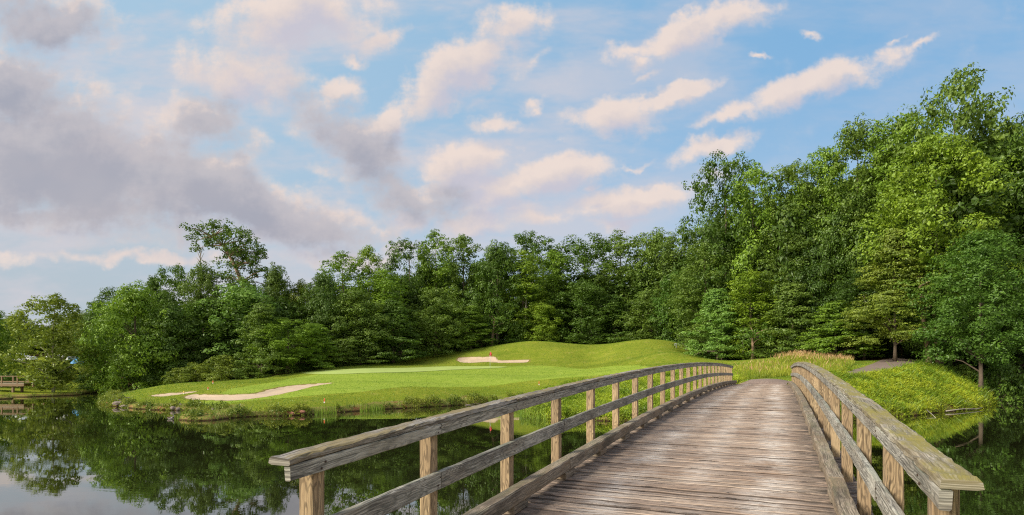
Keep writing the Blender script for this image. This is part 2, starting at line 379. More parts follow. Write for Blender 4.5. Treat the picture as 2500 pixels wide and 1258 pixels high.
def water_mat():
    m = bpy.data.materials.new('pond_water'); m.use_nodes = True; T = NT(m.node_tree); T.n.clear()
    out = T.new('ShaderNodeOutputMaterial'); tc = T.new('ShaderNodeTexCoord'); P = tc.outputs['Object']
    d = T.new('ShaderNodeBsdfDiffuse'); d.inputs[0].default_value = (.016, .018, .006, 1)
    g = T.new('ShaderNodeBsdfGlossy'); g.inputs['Roughness'].default_value = .006; g.inputs[0].default_value = (.97, .98, .96, 1)
    rip = T.noise(T.mapping(P, scl=(1., 2.4, 1.)), 1.7, 3, .55); rip2 = T.noise(P, .35, 3, .5)
    h = T.math('MULTIPLY', rip, T.mapr(rip2, .42, .62, .15, 1.))
    bp = T.new('ShaderNodeBump'); bp.inputs['Strength'].default_value = .04; bp.inputs['Distance'].default_value = .03
    T.put(bp.inputs['Height'], h); T.l.new(bp.outputs[0], g.inputs['Normal'])
    fr = T.new('ShaderNodeFresnel'); fr.inputs[0].default_value = 2.3; T.l.new(bp.outputs[0], fr.inputs['Normal'])
    mx = T.new('ShaderNodeMixShader'); T.put(mx.inputs[0], T.math('ADD', T.math('MULTIPLY', fr.outputs[0], .95), .12, clamp=True))
    T.l.new(d.outputs[0], mx.inputs[1]); T.l.new(g.outputs[0], mx.inputs[2]); T.l.new(mx.outputs[0], out.inputs[0]); return m
M['water'] = water_mat()
def gran(name, a, b_, scale, bump=.02):
    m, T, b = newmat(name); tc = T.new('ShaderNodeTexCoord'); P = tc.outputs['Object']
    n = T.noise(P, scale, 5, .7); n2 = T.noise(P, scale*.08, 4, .6)
    c = T.mix(T.mapr(n, .35, .65), a, b_); c = T.mix(T.math('MULTIPLY', T.mapr(n2, .4, .65), .5), c, tuple((x+y)/2*.8 for x, y in zip(a, b_)))
    T.put(b.inputs['Base Color'], c); b.inputs['Roughness'].default_value = .95
    bp = T.new('ShaderNodeBump'); bp.inputs['Strength'].default_value = .7; bp.inputs['Distance'].default_value = bump
    T.put(bp.inputs['Height'], n); T.l.new(bp.outputs[0], b.inputs['Normal']); return m
M['sand'] = gran('bunker_sand', (.46, .345, .225), (.60, .465, .325), 9)
M['green'] = gran('putting_green', (.32, .42, .09), (.38, .47, .12), 5, .01)
M['path'] = gran('path_gravel', (.16, .115, .092), (.27, .205, .17), 12, .03)
M['concrete'] = gran('path_concrete', (.38, .33, .26), (.47, .41, .33), 6, .01)
M['rock'] = gran('rock', (.15, .115, .09), (.30, .245, .20), 4, .05)
M['redrock'] = gran('red_rock', (.30, .12, .07), (.40, .20, .13), 4, .05)
M['white'] = simple('white_paint', (.75, .76, .78), .4, vary=.04)
M['red'] = simple('red_cloth', (.62, .012, .02), .7, vary=.1)
M['orange'] = simple('orange_paint', (.75, .14, .05), .6, vary=.1)
M['yellow'] = simple('yellow_paint', (.75, .50, .12), .6, vary=.1)
M['blue'] = simple('blue_tarp', (.01, .27, .62), .5, vary=.25)
M['glass'] = simple('dark_glass', (.02, .025, .03), .1)
M['rubber'] = simple('tyre_rubber', (.02, .02, .02), .8)
M['metal'] = simple('galvanised_metal', (.45, .47, .50), .4, .6)
M['oldwood'] = simple('old_brown_wood', (.26, .17, .10), .85, vary=.35, scale=3)

# ------------------------------------------------------------------ terrain
TH = math.atan((1902.26-1250)/F); CA, SA = math.cos(TH), math.sin(TH)
def bw(u, v, z): return (u*SA+v*CA, u*CA-v*SA, z)
def drop(u): return .7057-.0755*u+.0018*u*u-.0000092*u**3
def zdeck(u): return EYE-(drop(u)+1.036)
U0, U1 = 1.0, 37.0

SH = [(-95, 44), S(-60,978), S(0,971), S(60,970), S(150,967), S(205,964), S(222,960), S(262,958.5), S(345,957.5), (-44.0, 76.0), (-42.5, 71.5),
      S(348,962.5), S(303,966), S(258,973), S(237,983), S(250,989), S(273,993), S(312,998), S(357,1001), S(424,1003), S(500,1005), S(536,1004), S(520,1008), S(470,1013), S(430,1020),
      S(426,1026), S(455,1029), S(536,1027), S(592,1019), S(676,1017), S(732,1015), S(816,1009), S(900,1003), S(1000,997), S(1096,992), S(1166,988),
      S(1215,985), S(1262,993), S(1285,1008), S(1292,1018), S(1350,1024), S(1400,1026), S(1500,1030), S(1600,1030), bw(35.3,-1,0)[:2], bw(35.2,1,0)[:2], S(2030,1031), S(2077,1029),
      S(2130,1024), S(2189,1020), S(2248,1015), S(2311,1006), S(2387,999), S(2424,993), S(2431,986), S(2428,976), S(2450,971), S(2500,972.5), S(2600,975), (95, 52), (95, 8),
      bw(6,9,0)[:2], bw(3.4,2.2,0)[:2], bw(3.1,-3.6,0)[:2], bw(4.5,-9,0)[:2], (-30, 8), (-95, 8)]
SHP = np.array(SH, float)
def subdiv(P, n=3):
    """closed Catmull-Rom"""
    N = len(P); out = []
    for i in range(N):
        p0, p1, p2, p3 = P[i-1], P[i], P[(i+1) % N], P[(i+2) % N]
        for k in range(n):
            t = k/n; out.append(.5*((2*p1)+(-p0+p2)*t+(2*p0-5*p1+4*p2-p3)*t*t+(-p0+3*p1-3*p2+p3)*t**3))
    return np.array(out)
def inside(P, X, Y):
    r = np.zeros(X.shape, bool); n = len(P); j = n-1
    for i in range(n):
        xi, yi, xj, yj = P[i][0], P[i][1], P[j][0], P[j][1]
        if yi != yj:
            c = ((yi > Y) != (yj > Y)) & (X < (xj-xi)*(Y-yi)/(yj-yi)+xi); r ^= c
        j = i
    return r
def polydist(P, X, Y):
    d = np.full(X.shape, 1e9); n = len(P)
    for i in range(n):
        a = P[i]; b = P[(i+1) % n]; ab = b-a; L = ab@ab+1e-9
        t = np.clip(((X-a[0])*ab[0]+(Y-a[1])*ab[1])/L, 0, 1)
        d = np.minimum(d, (X-a[0]-t*ab[0])**2+(Y-a[1]-t*ab[1])**2)
    return np.sqrt(d)
SHORE = subdiv(SHP, 2)
colpts = {
 300: [(985,47),(973,52),(968,58)], 400: [(990,43),(975,47),(960,52),(950,56),(945,60)],
 520: [(990,42.5),(970,47),(955,52),(945,56),(937,60)], 600: [(1003,38.5),(985,42),(968,46),(955,51),(943,56),(932,62)],
 700: [(1000,38),(985,41),(970,45),(955,50),(942,55),(930,61),(920,66)], 800: [(990,40.5),(970,44.5),(950,50),(935,56),(920,62),(905,70)],
 900: [(985,43),(965,47),(945,52),(930,57),(915,62),(904,69),(896,75),(889,81)], 1000: [(980,45.5),(962,49),(942,54),(925,60),(912,66),(903,73),(893,80),(881,86)],
 1100: [(975,49),(960,52),(940,57),(925,62),(912,68),(902,74),(892,80),(872,86),(860,92)],
 1200: [(970,52),(950,56),(930,61),(915,66),(899,76),(887,80),(869,84),(852,88),(845,93)],
 1300: [(995,40),(975,45),(950,54),(930,60),(915,66),(901,74),(890,79),(868,83),(850,86),(834,89.5)],
 1400: [(1000,37),(970,43),(945,52),(925,58),(905,68),(893,75),(872,81),(855,85),(843,89)],
 1440: [(905,67),(892,75),(870,81),(853,85),(846,89)],
 1500: [(1005,36),(975,41),(945,49),(925,56),(906,64),(892,71),(868,78),(850,83),(838,87.5)],
 1570: [(985,39),(945,46),(915,55),(897,64),(880,71),(856,78),(829,86)],
 1630: [(890,62),(870,70),(850,77),(832,84)], 1700: [(950,37),(905,50),(893,60),(880,66),(872,76)], 1680: [(885,66),(866,74),(850,81)],
 1800: [(935,36),(920,40),(903,50),(890,62),(885,70)], 1880: [(931,37),(919,42),(900,50),(880,57),(873,64)],
 1960: [(922,40),(905,46),(880,54),(872,60),(872,66)], 2060: [(945,38),(915,44),(900,50),(889,56),(882,62)],
 2150: [(985,38),(945,41),(920,44),(905,47.5),(890,54),(876,62)], 2250: [(995,39),(960,41.5),(925,44.5),(908,48),(888,55)],
 2350: [(985,43),(955,46),(932,49),(915,53),(903,60)], 2430: [(955,54),(935,58)], 2500: [(955,64),(935,68)],
 0: [(955,66),(935,75),(900,90),(872,105)], 100: [(958,68),(935,76),(900,90),(870,105)], 220: [(950,73),(930,80),(895,94),(866,106)], 300: [(948,76)], 420: [(946,74)]}
cp = [W(px, py, Y) for px, L in colpts.items() for py, Y in L]
for a in colpts[300][:0]: pass
cp += [(-52, 46, .5), (-95, 60, 1.5), (-95, 80, 3), (-130, 110, 6), (-40, 78, .9), (-38, 86, 1.6), (-30, 100, 3), (-10, 105, 6), (10, 110, 7.5), (30, 108, 7.5), (28, 94, 6.2), (36, 84, 4.6), (0, 99, 6.8), (18, 97, 7.0), (-22, 92, 4.0), (-31, 76, 2.3)]
cp += [(45, 90, 6), (55, 75, 5), (60, 68, 2.8), (70, 80, 4.5), (90, 70, 3), (110, 100, 6), (0, 150, 10), (-120, 160, 12), (120, 160, 11), (0, 260, 13), (-220, 260, 14), (220, 260, 14), (-38, 63, 1.3), (-33, 68, 1.7)]
for s in SHP[::1]: cp.append((s[0], s[1], .25))
cp += [(*bw(37, v, 0)[:2], zdeck(37)-.04) for v in (-3.2, -1, 1)] + [(*bw(39.5, v, 0)[:2], 2.14) for v in (-3, 1)] + [(*bw(36.2, v, 0)[:2], 1.2) for v in (-3.6, -1, 1.6)]
cp += [(*bw(u, v, 0)[:2], z) for u, z in ((1.0, 1.2), (-2, 1.25), (-8, 1.3)) for v in (-4, -1, 2)] + [(-30, 2, 1.3), (30, 2, 1.3), (-60, -30, 2), (60, -30, 2), (0, -60, 2.5), (-120, 20, 1.5), (130, 20, 1.5), (120, 50, 2), (-180, -100, 4), (180, -100, 4)]
cp += [(-300, 0, 6), (300, 0, 6), (0, -300, 6)]
cp = np.array(cp, float)
_, ui = np.unique(np.round(cp[:, :2], 1), axis=0, return_index=True); cp = cp[np.sort(ui)]
def _U(r2): return r2*np.log(np.maximum(r2, 1e-9))*.5
SC = 30.
TPA = cp[:, :2]/SC; TPN = len(TPA)
K_ = _U(((TPA[:, None]-TPA[None])**2).sum(-1)) + np.eye(TPN)*2e-3
P_ = np.c_[np.ones(TPN), TPA]; Ls = np.block([[K_, P_], [P_.T, np.zeros((3, 3))]])
TPW = np.linalg.solve(Ls, np.r_[cp[:, 2], 0, 0, 0])
def tps(X, Y):
    q = np.stack([X.ravel(), Y.ravel()], -1)/SC; out = np.zeros(len(q))
    for i in range(0, len(q), 20000):
        b = q[i:i+20000]; out[i:i+20000] = _U(((b[:, None]-TPA[None])**2).sum(-1))@TPW[:TPN] + TPW[TPN] + b@TPW[TPN+1:]
    return out.reshape(X.shape)
# bunkers (ground outlines)
BUNK_PX = [[(449,970),(466,963),(497,962),(550,963),(620,960),(654,951),(704,942),(760,937),(813,935),(760,944),(704,958),(648,969),(578,977),(522,977),(466,975)],
           [(365,966),(396,961),(438,957.5),(480,955.5),(468,959),(440,963),(396,968)],
           [(1116,878),(1124,873),(1178,871),(1207,871),(1216,878),(1236,880),(1284,878.5),(1293,881.5),(1278,885.6),(1220,886),(1188,884),(1150,886),(1124,884)]]
BUNK = []
def smooth01(t): t = np.clip(t, 0, 1); return t*t*(3-2*t)
def height(X, Y):
    X = np.asarray(X, float); Y = np.asarray(Y, float)
    h = tps(X, Y)
    for gx_, gy_, a_, s1, s2 in ((11.5, 82, -.55, 3.2, 4.5), (17.5, 71, .40, 5.5, 2.2), (6, 71.5, -.35, 5, 2.5), (-3, 63, .30, 6, 2.2), (-14, 60, -.25, 5, 3), (-8, 51, .25, 6, 2.5), (5, 56, -.25, 5, 2.5), (25.5, 75, -.35, 2.2, 4), (12, 62, .22, 5, 2)):
        h = h+a_*np.exp(-((X-gx_)/s1)**2-((Y-gy_)/s2)**2)
    far = np.maximum(np.hypot(X, Y)-280, 0); h = np.where(far > 0, np.clip(h, 5, 16), h)
    ins = inside(SHORE, X, Y)
    near = (np.abs(X) < 120) & (Y > -5) & (Y < 90)
    d = np.full(X.shape, 9.); d[near] = polydist(SHORE, X[near], Y[near])
    d = np.where(ins, -np.where(near, d, 9), d)
    d = d + .18*np.sin(X*2.1+np.sin(Y*1.7)*1.3)*np.cos(Y*1.9+.6)
    land = np.maximum(h, .16+.04*np.clip(d, 0, 3)); s = smooth01((d+.35)/.75)
    z = land*s+(-1.1)*(1-s)
    for Bp in BUNK:
        bb = (X > Bp[:, 0].min()-2) & (X < Bp[:, 0].max()+2) & (Y > Bp[:, 1].min()-2) & (Y < Bp[:, 1].max()+2)
        if bb.any():
            i2 = inside(Bp, X[bb], Y[bb]); dd = np.where(i2, polydist(Bp, X[bb], Y[bb]), 0)
            z[bb] -= .20*smooth01(dd/.5)
    # the abutment at the far end of the bridge stays under the deck
    uu = X*SA+Y*CA; vv = X*CA-Y*SA
    m = (uu < 37.2) & (uu > 33) & (vv > -3.4) & (vv < 1.6)
    z = np.where(m, np.minimum(z, zdeck(np.clip(uu, 0, 37))-.12), z)
    m2 = (uu > .6) & (uu < 4) & (vv > -3.4) & (vv < 1.6)
    z = np.where(m2, np.minimum(z, 1.0), z)
    return z, d
def H1(x, y): return float(height(np.array([x]), np.array([y]))[0][0])
def hit(px, py, y0=30., y1=130.):
    Y = np.arange(y0, y1, .15); X = (px-1250)/F*Y; Z = EYE+(HOR-py)/F*Y; h = height(X, Y)[0]
    k = np.where(Z <= h+.005)[0]
    i = k[0] if len(k) else int(np.argmin(np.abs(Z-h)))
    return np.array([X[i], Y[i]])
for L in BUNK_PX[:]:
    BUNK.append(None); BUNK.pop()
_b = [np.array([hit(*p) for p in L]) for L in BUNK_PX]
_b = [subdiv(b, 4) for b in _b]
GREEN_PX = [(735,911),(830,903),(940,899),(1060,896),(1160,895),(1235,896),(1215,899),(1140,902),(1060,906),(960,910),(860,913),(790,914)]
GREENP = subdiv(np.array([hit(*p) for p in GREEN_PX]), 4)
BUNK = _b
def axis(lo, hi, fine_lo, fine_hi, step, growth=1.18):
    a = list(np.arange(fine_lo, fine_hi, step)); s = step; x = fine_lo
    while x > lo: s *= growth; x -= s; a.insert(0, x)
    s = step; x = a[-1]
    while x < hi: s *= growth; x += s; a.append(x)
    return np.array(a)
gx = axis(-2500, 2500, -66, 70, .42); gy = axis(-1500, 3500, 28, 112, .42)
GX, GY = np.meshgrid(gx, gy); GZ, GD = height(GX, GY)
tree_line_px = [(0, 108), (200, 100), (300, 74), (480, 68), (650, 68), (760, 72), (880, 83), (1000, 90), (1100, 93), (1180, 95), (1300, 97), (1500, 96), (1620, 92), (1690, 79), (1760, 72), (1880, 65), (2010, 62), (2100, 60.5), (2230, 57), (2330, 50), (2420, 50), (2520, 60)]
tl_px = np.array([p[0] for p in tree_line_px], float); tl_Y = np.array([p[1] for p in tree_line_px], float)
PXG = 1250+F*GX/np.maximum(GY, 1e-3)
forest = smooth01((GY-np.interp(PXG, tl_px, tl_Y)+1.0)/3.0)*(GY > 20)
_bw = 1.5+1.6*(.5+.5*np.sin(GX*.55+np.sin(GY*.5)*1.5)*np.cos(GY*.45+GX*.2)); bank = smooth01((_bw-GD)/1.3)*(GD > -1)
greenD = np.where(inside(GREENP, GX, GY), 1., 0.)
mid = inside(np.array([S(430,1015), hit(560,985), hit(700,972), hit(900,955), hit(1100,945), hit(1290,930), hit(1480,915), hit(1600,905), hit(1560,892), hit(1300,892), hit(1000,900), hit(720,922), hit(560,950)]), GX, GY)
mown = np.where(mid, 1., .25)*(1-forest)
for _B in BUNK: bank = np.maximum(bank, .9*smooth01((.38-polydist(_B, GX, GY)*(~inside(_B, GX, GY)))/.3)*(polydist(_B, GX, GY+.25) < .6))
zone = np.stack([bank, forest, mown, np.ones_like(mown)], -1).reshape(-1, 4)
ny, nx = GX.shape; idx = np.arange(ny*nx).reshape(ny, nx)
Fq = np.stack([idx[:-1, :-1], idx[:-1, 1:], idx[1:, 1:], idx[1:, :-1]], -1).reshape(-1, 4)
g = obj('ground', mesh_np('ground', np.stack([GX, GY, GZ], -1).reshape(-1, 3), Fq, True, attrs={'zone': zone}), M['ground']); tag(g, kind='structure')

# water: one sheet
wv = np.array([(-100, 2, 0), (100, 2, 0), (100, 90, 0), (-100, 90, 0)]); w = obj('water', mesh_np('water', wv, [(0, 1, 2, 3)]), M['water']); tag(w, kind='structure')

def gbil(x, y):
    i = np.clip(np.searchsorted(gx, x)-1, 0, len(gx)-2); j = np.clip(np.searchsorted(gy, y)-1, 0, len(gy)-2)
    a = (x-gx[i])/(gx[i+1]-gx[i]); b = (y-gy[j])/(gy[j+1]-gy[j])
    q = [GZ[j, i], GZ[j, i+1], GZ[j+1, i], GZ[j+1, i+1]]
    return (q[0]*(1-a)+q[1]*a)*(1-b)+(q[2]*(1-a)+q[3]*a)*b
def sheet(name, poly, mat, lift=.03, step=.5, sink=0.):
    """a sheet lying on the terrain inside a ground outline"""
    x0, y0 = poly.min(0); x1, y1 = poly.max(0)
    X, Y = np.meshgrid(np.arange(x0, x1, step), np.arange(y0, y1, step)); X = X.ravel(); Y = Y.ravel()
    k = inside(poly, X, Y); k[k] = polydist(poly, X[k], Y[k]) > step*.35
    pts = [Vector((a, b)) for a, b in poly]+[Vector((a, b)) for a, b in zip(X[k], Y[k])]; n = len(poly)
    vs, _, fs, *_ = geometry.delaunay_2d_cdt(pts, [(i, (i+1) % n) for i in range(n)], [], 1, 1e-4)
    V = np.array([(v.x, v.y) for v in vs]); z = gbil(V[:, 0], V[:, 1])
    me = bpy.data.meshes.new(name); rim = np.minimum(1, polydist(poly, V[:, 0], V[:, 1])/(step*.6)) if lift > .05 else np.ones(len(V))
    me.from_pydata([(a, b, c-.02+(lift+.02)*q) for (a, b), c, q in zip(V, z, rim)], [], [list(f) for f in fs])
    me.polygons.foreach_set('use_smooth', [True]*len(me.polygons)); me.update()
    o = obj(name, me, mat); return o
for b in BUNK: tag(sheet('sand_bunker', b, M['sand'], .055, .3), kind='structure')
tag(sheet('putting_green', GREENP, M['green'], .03, .7), kind='structure')
def ribbon(pts, wid):
    pts = np.array(pts, float); t = np.gradient(pts, axis=0); t /= np.linalg.norm(t, axis=1)[:, None]; nrm = np.stack([-t[:, 1], t[:, 0]], -1)
    wid = np.asarray(wid)[:, None] if np.ndim(wid) else wid
    return np.r_[pts+nrm*wid/2, (pts-nrm*wid/2)[::-1]]
pc = [bw(37.05, -.95, 0)[:2], bw(38.2, -.6, 0)[:2], bw(39.5, .5, 0)[:2], bw(40.2, 1.5, 0)[:2]]
tag(sheet('cart_path', ribbon(pc, [2.6,2.4,2.1,1.8]), M['path'], .045, .4), kind='structure')
pg = [hit(2068,914,36), hit(2100,911,36), hit(2150,900,36), hit(2180,890,36), hit(2200,882,36), hit(2260,876,36), hit(2340,874,36)]
tag(sheet('gravel_path', ribbon(pg, [1.2,1.8,2.7,3.3,3.5,3.0,3.0]), M['path'], .05, .4), kind='structure')

# ------------------------------------------------------------------ the bridge
bridge = empty('wooden_bridge', bw(U0, -.9, 0)); BL = Vector(bridge.location)
tag(bridge, 'arched weathered timber bridge with plank deck and post-and-board railings over the pond', 'bridge')
def board(name, us, v0, v1, zlo, zhi, mat, cham=.006, jit=.0025, seed=0, endjit=True, pitch=True):
    """a chamfered board swept along the bridge; zlo and zhi are functions of u"""
    r = np.random.default_rng(seed); us = np.asarray(us); n = len(us); V = []; UV = []
    per = [(v0, 0, cham, 0), (v1, 0, -cham, 0), (v1, 0, 0, cham), (v1, 1, 0, -cham), (v1, 1, -cham, 0), (v0, 1, cham, 0), (v0, 1, 0, -cham), (v0, 0, 0, cham)]
    pv = []; acc = 0; pz = zhi(us[0])-zlo(us[0])
    pts = [(a+dv, (pz if t else 0)+dz) for a, t, dv, dz in per]
    for i in range(9):
        pv.append(acc); a, b = pts[i % 8], pts[(i+1) % 8]; acc += math.hypot(a[0]-b[0], a[1]-b[1])
    off = r.random()*50
    low = np.cumsum(r.normal(0, jit*.35, (n, 8)), 0); low -= low.mean(0)
    for i, u in enumerate(us):
        for j, (a, t, dv, dz) in enumerate(per):
            z = (zhi(u) if t else zlo(u))+dz
            V.append(bw(u, a+dv+r.normal(0, jit)*.6+np.clip(low[i, j], -jit*2, jit*2), z+r.normal(0, jit)*.5))
    V = [Vector(p)-BL for p in V]; Fs = []; U = []
    for i in range(n-1):
        for j in range(8):
            k = (j+1) % 8
            Fs.append((i*8+j, (i+1)*8+j, (i+1)*8+k, i*8+k))
            U.append([(us[i]+off, pv[j]+off), (us[i+1]+off, pv[j]+off), (us[i+1]+off, pv[j+1]+off), (us[i]+off, pv[j+1]+off)])
    for base, rev in ((0, False), ((n-1)*8, True)):
        f = [base+j for j in range(8)]; uvs = [((pts[j][0])*.25+off, pts[j][1]*1.+off) for j in range(8)]
        if rev: f = f[::-1]; uvs = uvs[::-1]
        Fs.append(tuple(f)); U.append(uvs)
    mb = MB(); mb.add(V, Fs, U); return mb.build(name, mat, bridge)
def upright(name, u, v, w, zlo, zhi, mat, seed):
    r = np.random.default_rng(seed); off = r.random()*50; V = []; Fs = []; U = []; ch = .005; h = w/2
    ring = [(-h+ch, -h), (h-ch, -h), (h, -h+ch), (h, h-ch), (h-ch, h), (-h+ch, h), (-h, h-ch), (-h, -h+ch)]
    N = 7; zs = np.linspace(zlo, zhi, N); tw = r.normal(0, .004, 2)
    for i, z in enumerate(zs):
        for a, b in ring: V.append(Vector(bw(u+a+tw[0]*i/N+r.normal(0, .001), v+b+tw[1]*i/N+r.normal(0, .001), z))-BL)
    pv = [0]
    for j in range(8): pv.append(pv[-1]+math.dist(ring[j], ring[(j+1) % 8]))
    for i in range(N-1):
        for j in range(8):
            k = (j+1) % 8; Fs.append((i*8+j, i*8+k, (i+1)*8+k, (i+1)*8+j))
            U.append([(zs[i]+off, pv[j]+off), (zs[i]+off, pv[j+1]+off), (zs[i+1]+off, pv[j+1]+off), (zs[i+1]+off, pv[j]+off)])
    Fs += [tuple(range(7, -1, -1)), tuple((N-1)*8+j for j in range(8))]; U += [[(off, off+.01*j) for j in range(8)]]*2
    mb = MB(); mb.add(V, Fs, U); return mb.build(name, mat, bridge)
SP = 1.4562
postsL = [2.62]+[2.4408+SP*i for i in range(1, 24)]; postsR = [3.30]+[3.1653+SP*i for i in range(1, 24)]
VLp, VRp = -2.552, .7005; PWD = .105
ftop = lambda u: EYE-drop(u)
mc = lambda a, b: (lambda u: ftop(u)+a, lambda u: ftop(u)+b)
def side(sgn, posts, vp, u_end, seed0):
    r = random.Random(seed0); inn = vp-sgn*PWD/2          # inner face of the posts
    for i, u in enumerate(posts): upright('post', u, vp, PWD, zdeck(u)-.42, ftop(u)-.002, M['post'], seed0+i)
    last = posts[-1]+.12
    # boards run two bays each; joints sit on posts
    def runs(j0):
        cuts = [u_end]+[posts[i]+.03 for i in range(j0, len(posts)-1, 2)]+[last]
        return list(zip(cuts[:-1], cuts[1:]))
    def steps(a, b): return np.linspace(a+.003, b-.003, max(4, int((b-a)/.11)))
    lo, hi = sorted((inn, inn-sgn*.045))
    for k, (a, b) in enumerate(runs(1)):
        z0, z1 = mc(-.092, -.003); dz = r.uniform(-.003, .003)
        board('rail_board', steps(a, b), lo, hi, lambda u, z0=z0, dz=dz: z0(u)+dz, lambda u, z1=z1: z1(u), M['rail'], seed=seed0+100+k)
    for k, (a, b) in enumerate(runs(1)):
        a2 = a if k else posts[0]-.09
        z0, z1 = mc(-.388-.142, -.388); dz = r.uniform(-.004, .004); dv = r.uniform(0, .003)
        board('mid_rail', steps(a2, b), lo-dv, hi, lambda u, z0=z0, dz=dz: z0(u)+dz, lambda u, z1=z1, dz=dz: z1(u)+dz, M['rail'], seed=seed0+200+k)
    ca_, cb_ = sorted((vp+sgn*(PWD/2-.008), inn-sgn*.047))
    for k, (a, b) in enumerate(runs(2)):
        z0, z1 = mc(0, .040); dz = r.uniform(0, .004); a2 = a-.012 if k == 0 else a
        board('cap_rail', np.linspace(a2+.003, b-.003, max(6, int((b-a2)/.06))), ca_, cb_, lambda u, z0=z0: z0(u), lambda u, z1=z1, dz=dz: z1(u)+dz, M['cap' if sgn < 0 else 'cap_mossy'], .008, .005, seed=seed0+300+k)
    # nail heads where the boards meet the nearer posts
    for i, u in enumerate(posts[:9]):
        vf = (lo if sgn > 0 else hi)-sgn*.001
        for du, dz in ((.012, -.035), (-.02, -.068), (.015, -.388-.045), (-.018, -.388-.10)):
            if u+du < u_end+.02: continue
            q = [Vector(bw(u+du, vf+sgn*.01, ftop(u+du)+dz))-BL, Vector(bw(u+du, vf-sgn*.004, ftop(u+du)+dz))-BL]
            mb_ = MB(); mb_.tube(q, [.0065, .0065], 7); mb_.build('nail', M['nail'], bridge)
    # kerb timber on blocks
    ci = -2.291 if sgn < 0 else .45
    a_, b_ = sorted((ci, ci+sgn*.14))
    ustart = 4.99-3*SP+.1
    cuts = [2.0]+[4.99+SP*i+.15 for i in range(-1, 21, 2)]+[36.9]
    for k, (a, b) in enumerate(zip(cuts[:-1], cuts[1:])):
        if b-a < .2: continue
        board('kerb_rail', steps(a, b), a_, b_, lambda u: zdeck(u)+.084, lambda u: zdeck(u)+.226, M['curb'], .012, .0035, seed=seed0+400+k)
    for i in range(-2, 22):
        u = 4.99+SP*i
        if u+.33 > 36.9 or u < 1.9: continue
        board('kerb_block', np.linspace(u, u+.33, 4), a_+.006, b_-.006, lambda u: zdeck(u)+.004, lambda u: zdeck(u)+.083, M['curb'], .006, .002, seed=seed0+500+i)
side(-1, postsL, VLp, 2.36, 1000); side(1, postsR, VRp, 2.92, 3000)
# deck planks: one mesh, the planks are its surface
mb = MB(); u = U0; r = np.random.default_rng(5); edge_attr = []
while u < U1:
    wd = r.uniform(.14, .16); gap = r.uniform(.010, .020); a, b = u, min(u+wd, U1); va = -2.66+r.normal(0, .008); vb = .80+r.normal(0, .008)
    z = r.normal(0, .004); tl = r.normal(0, .0025); V = []; Fs = []; UV = []; nn = 22
    vs = np.linspace(va, vb, nn); bow = r.normal(0, .0018, nn); ar = r.uniform(.008, .018)
    for i, v in enumerate(vs):
        ja, jb = abs(r.normal(0, .0018)), abs(r.normal(0, .0018))
        for (uu, top, dz, e_) in ((a, 0, 0, 1), (a+ja*.5, 1, -.010-ja, 1), (a+ar+ja, 1, 0, 0), (b-ar-jb, 1, 0, 0), (b-jb*.5, 1, -.010-jb, 1), (b, 0, 0, 1)):
            V.append(Vector(bw(uu, v, zdeck(uu)+(z+bow[i]+dz+(tl if uu < a+.07 else -tl) if top else -.04)))-BL); edge_attr.append(float(e_))
    us6 = (a, a+.004, a+ar, b-ar, b-.004, b)
    for i in range(nn-1):
        for j in range(6):
            k = (j+1) % 6; Fs.append((i*6+j, i*6+k, (i+1)*6+k, (i+1)*6+j)); UV.append([(vs[i], us6[j]), (vs[i], us6[k]), (vs[i+1], us6[k]), (vs[i+1], us6[j])])
    Fs += [(5, 4, 3, 2, 1, 0), tuple((nn-1)*6+j for j in range(6))]; UV += [[(0, a)]*6, [(0, a)]*6]
    mb.add(V, Fs, UV); u = b+gap
dk_ = mb.build('deck', M['deck'], bridge); _at = dk_.data.attributes.new('joint', 'FLOAT', 'POINT'); _at.data.foreach_set('value', np.array(edge_attr, np.float32))
for v in (-2.45, -1.5, -.4, .6):
    us = np.linspace(U0+.1, U1-.1, 60); board('beam', us, v-.06, v+.06, lambda u: zdeck(u)-.36, lambda u: zdeck(u)-.045, M['curb'], .005, .001, seed=int(v*100+900))
for u in (6.5, 12.5, 18.5, 24.5, 30.5):
    for v in (-2.2, .35): upright('pile', u, v, .28, -2.0, zdeck(u)-.62, M['curb'], int(u*10)+int(v))
    board('cross_beam', np.array([u-.14, u, u+.14]), -2.75, .9, lambda u: zdeck(u)-.60, lambda u: zdeck(u)-.365, M['curb'], .005, .001, seed=int(u))

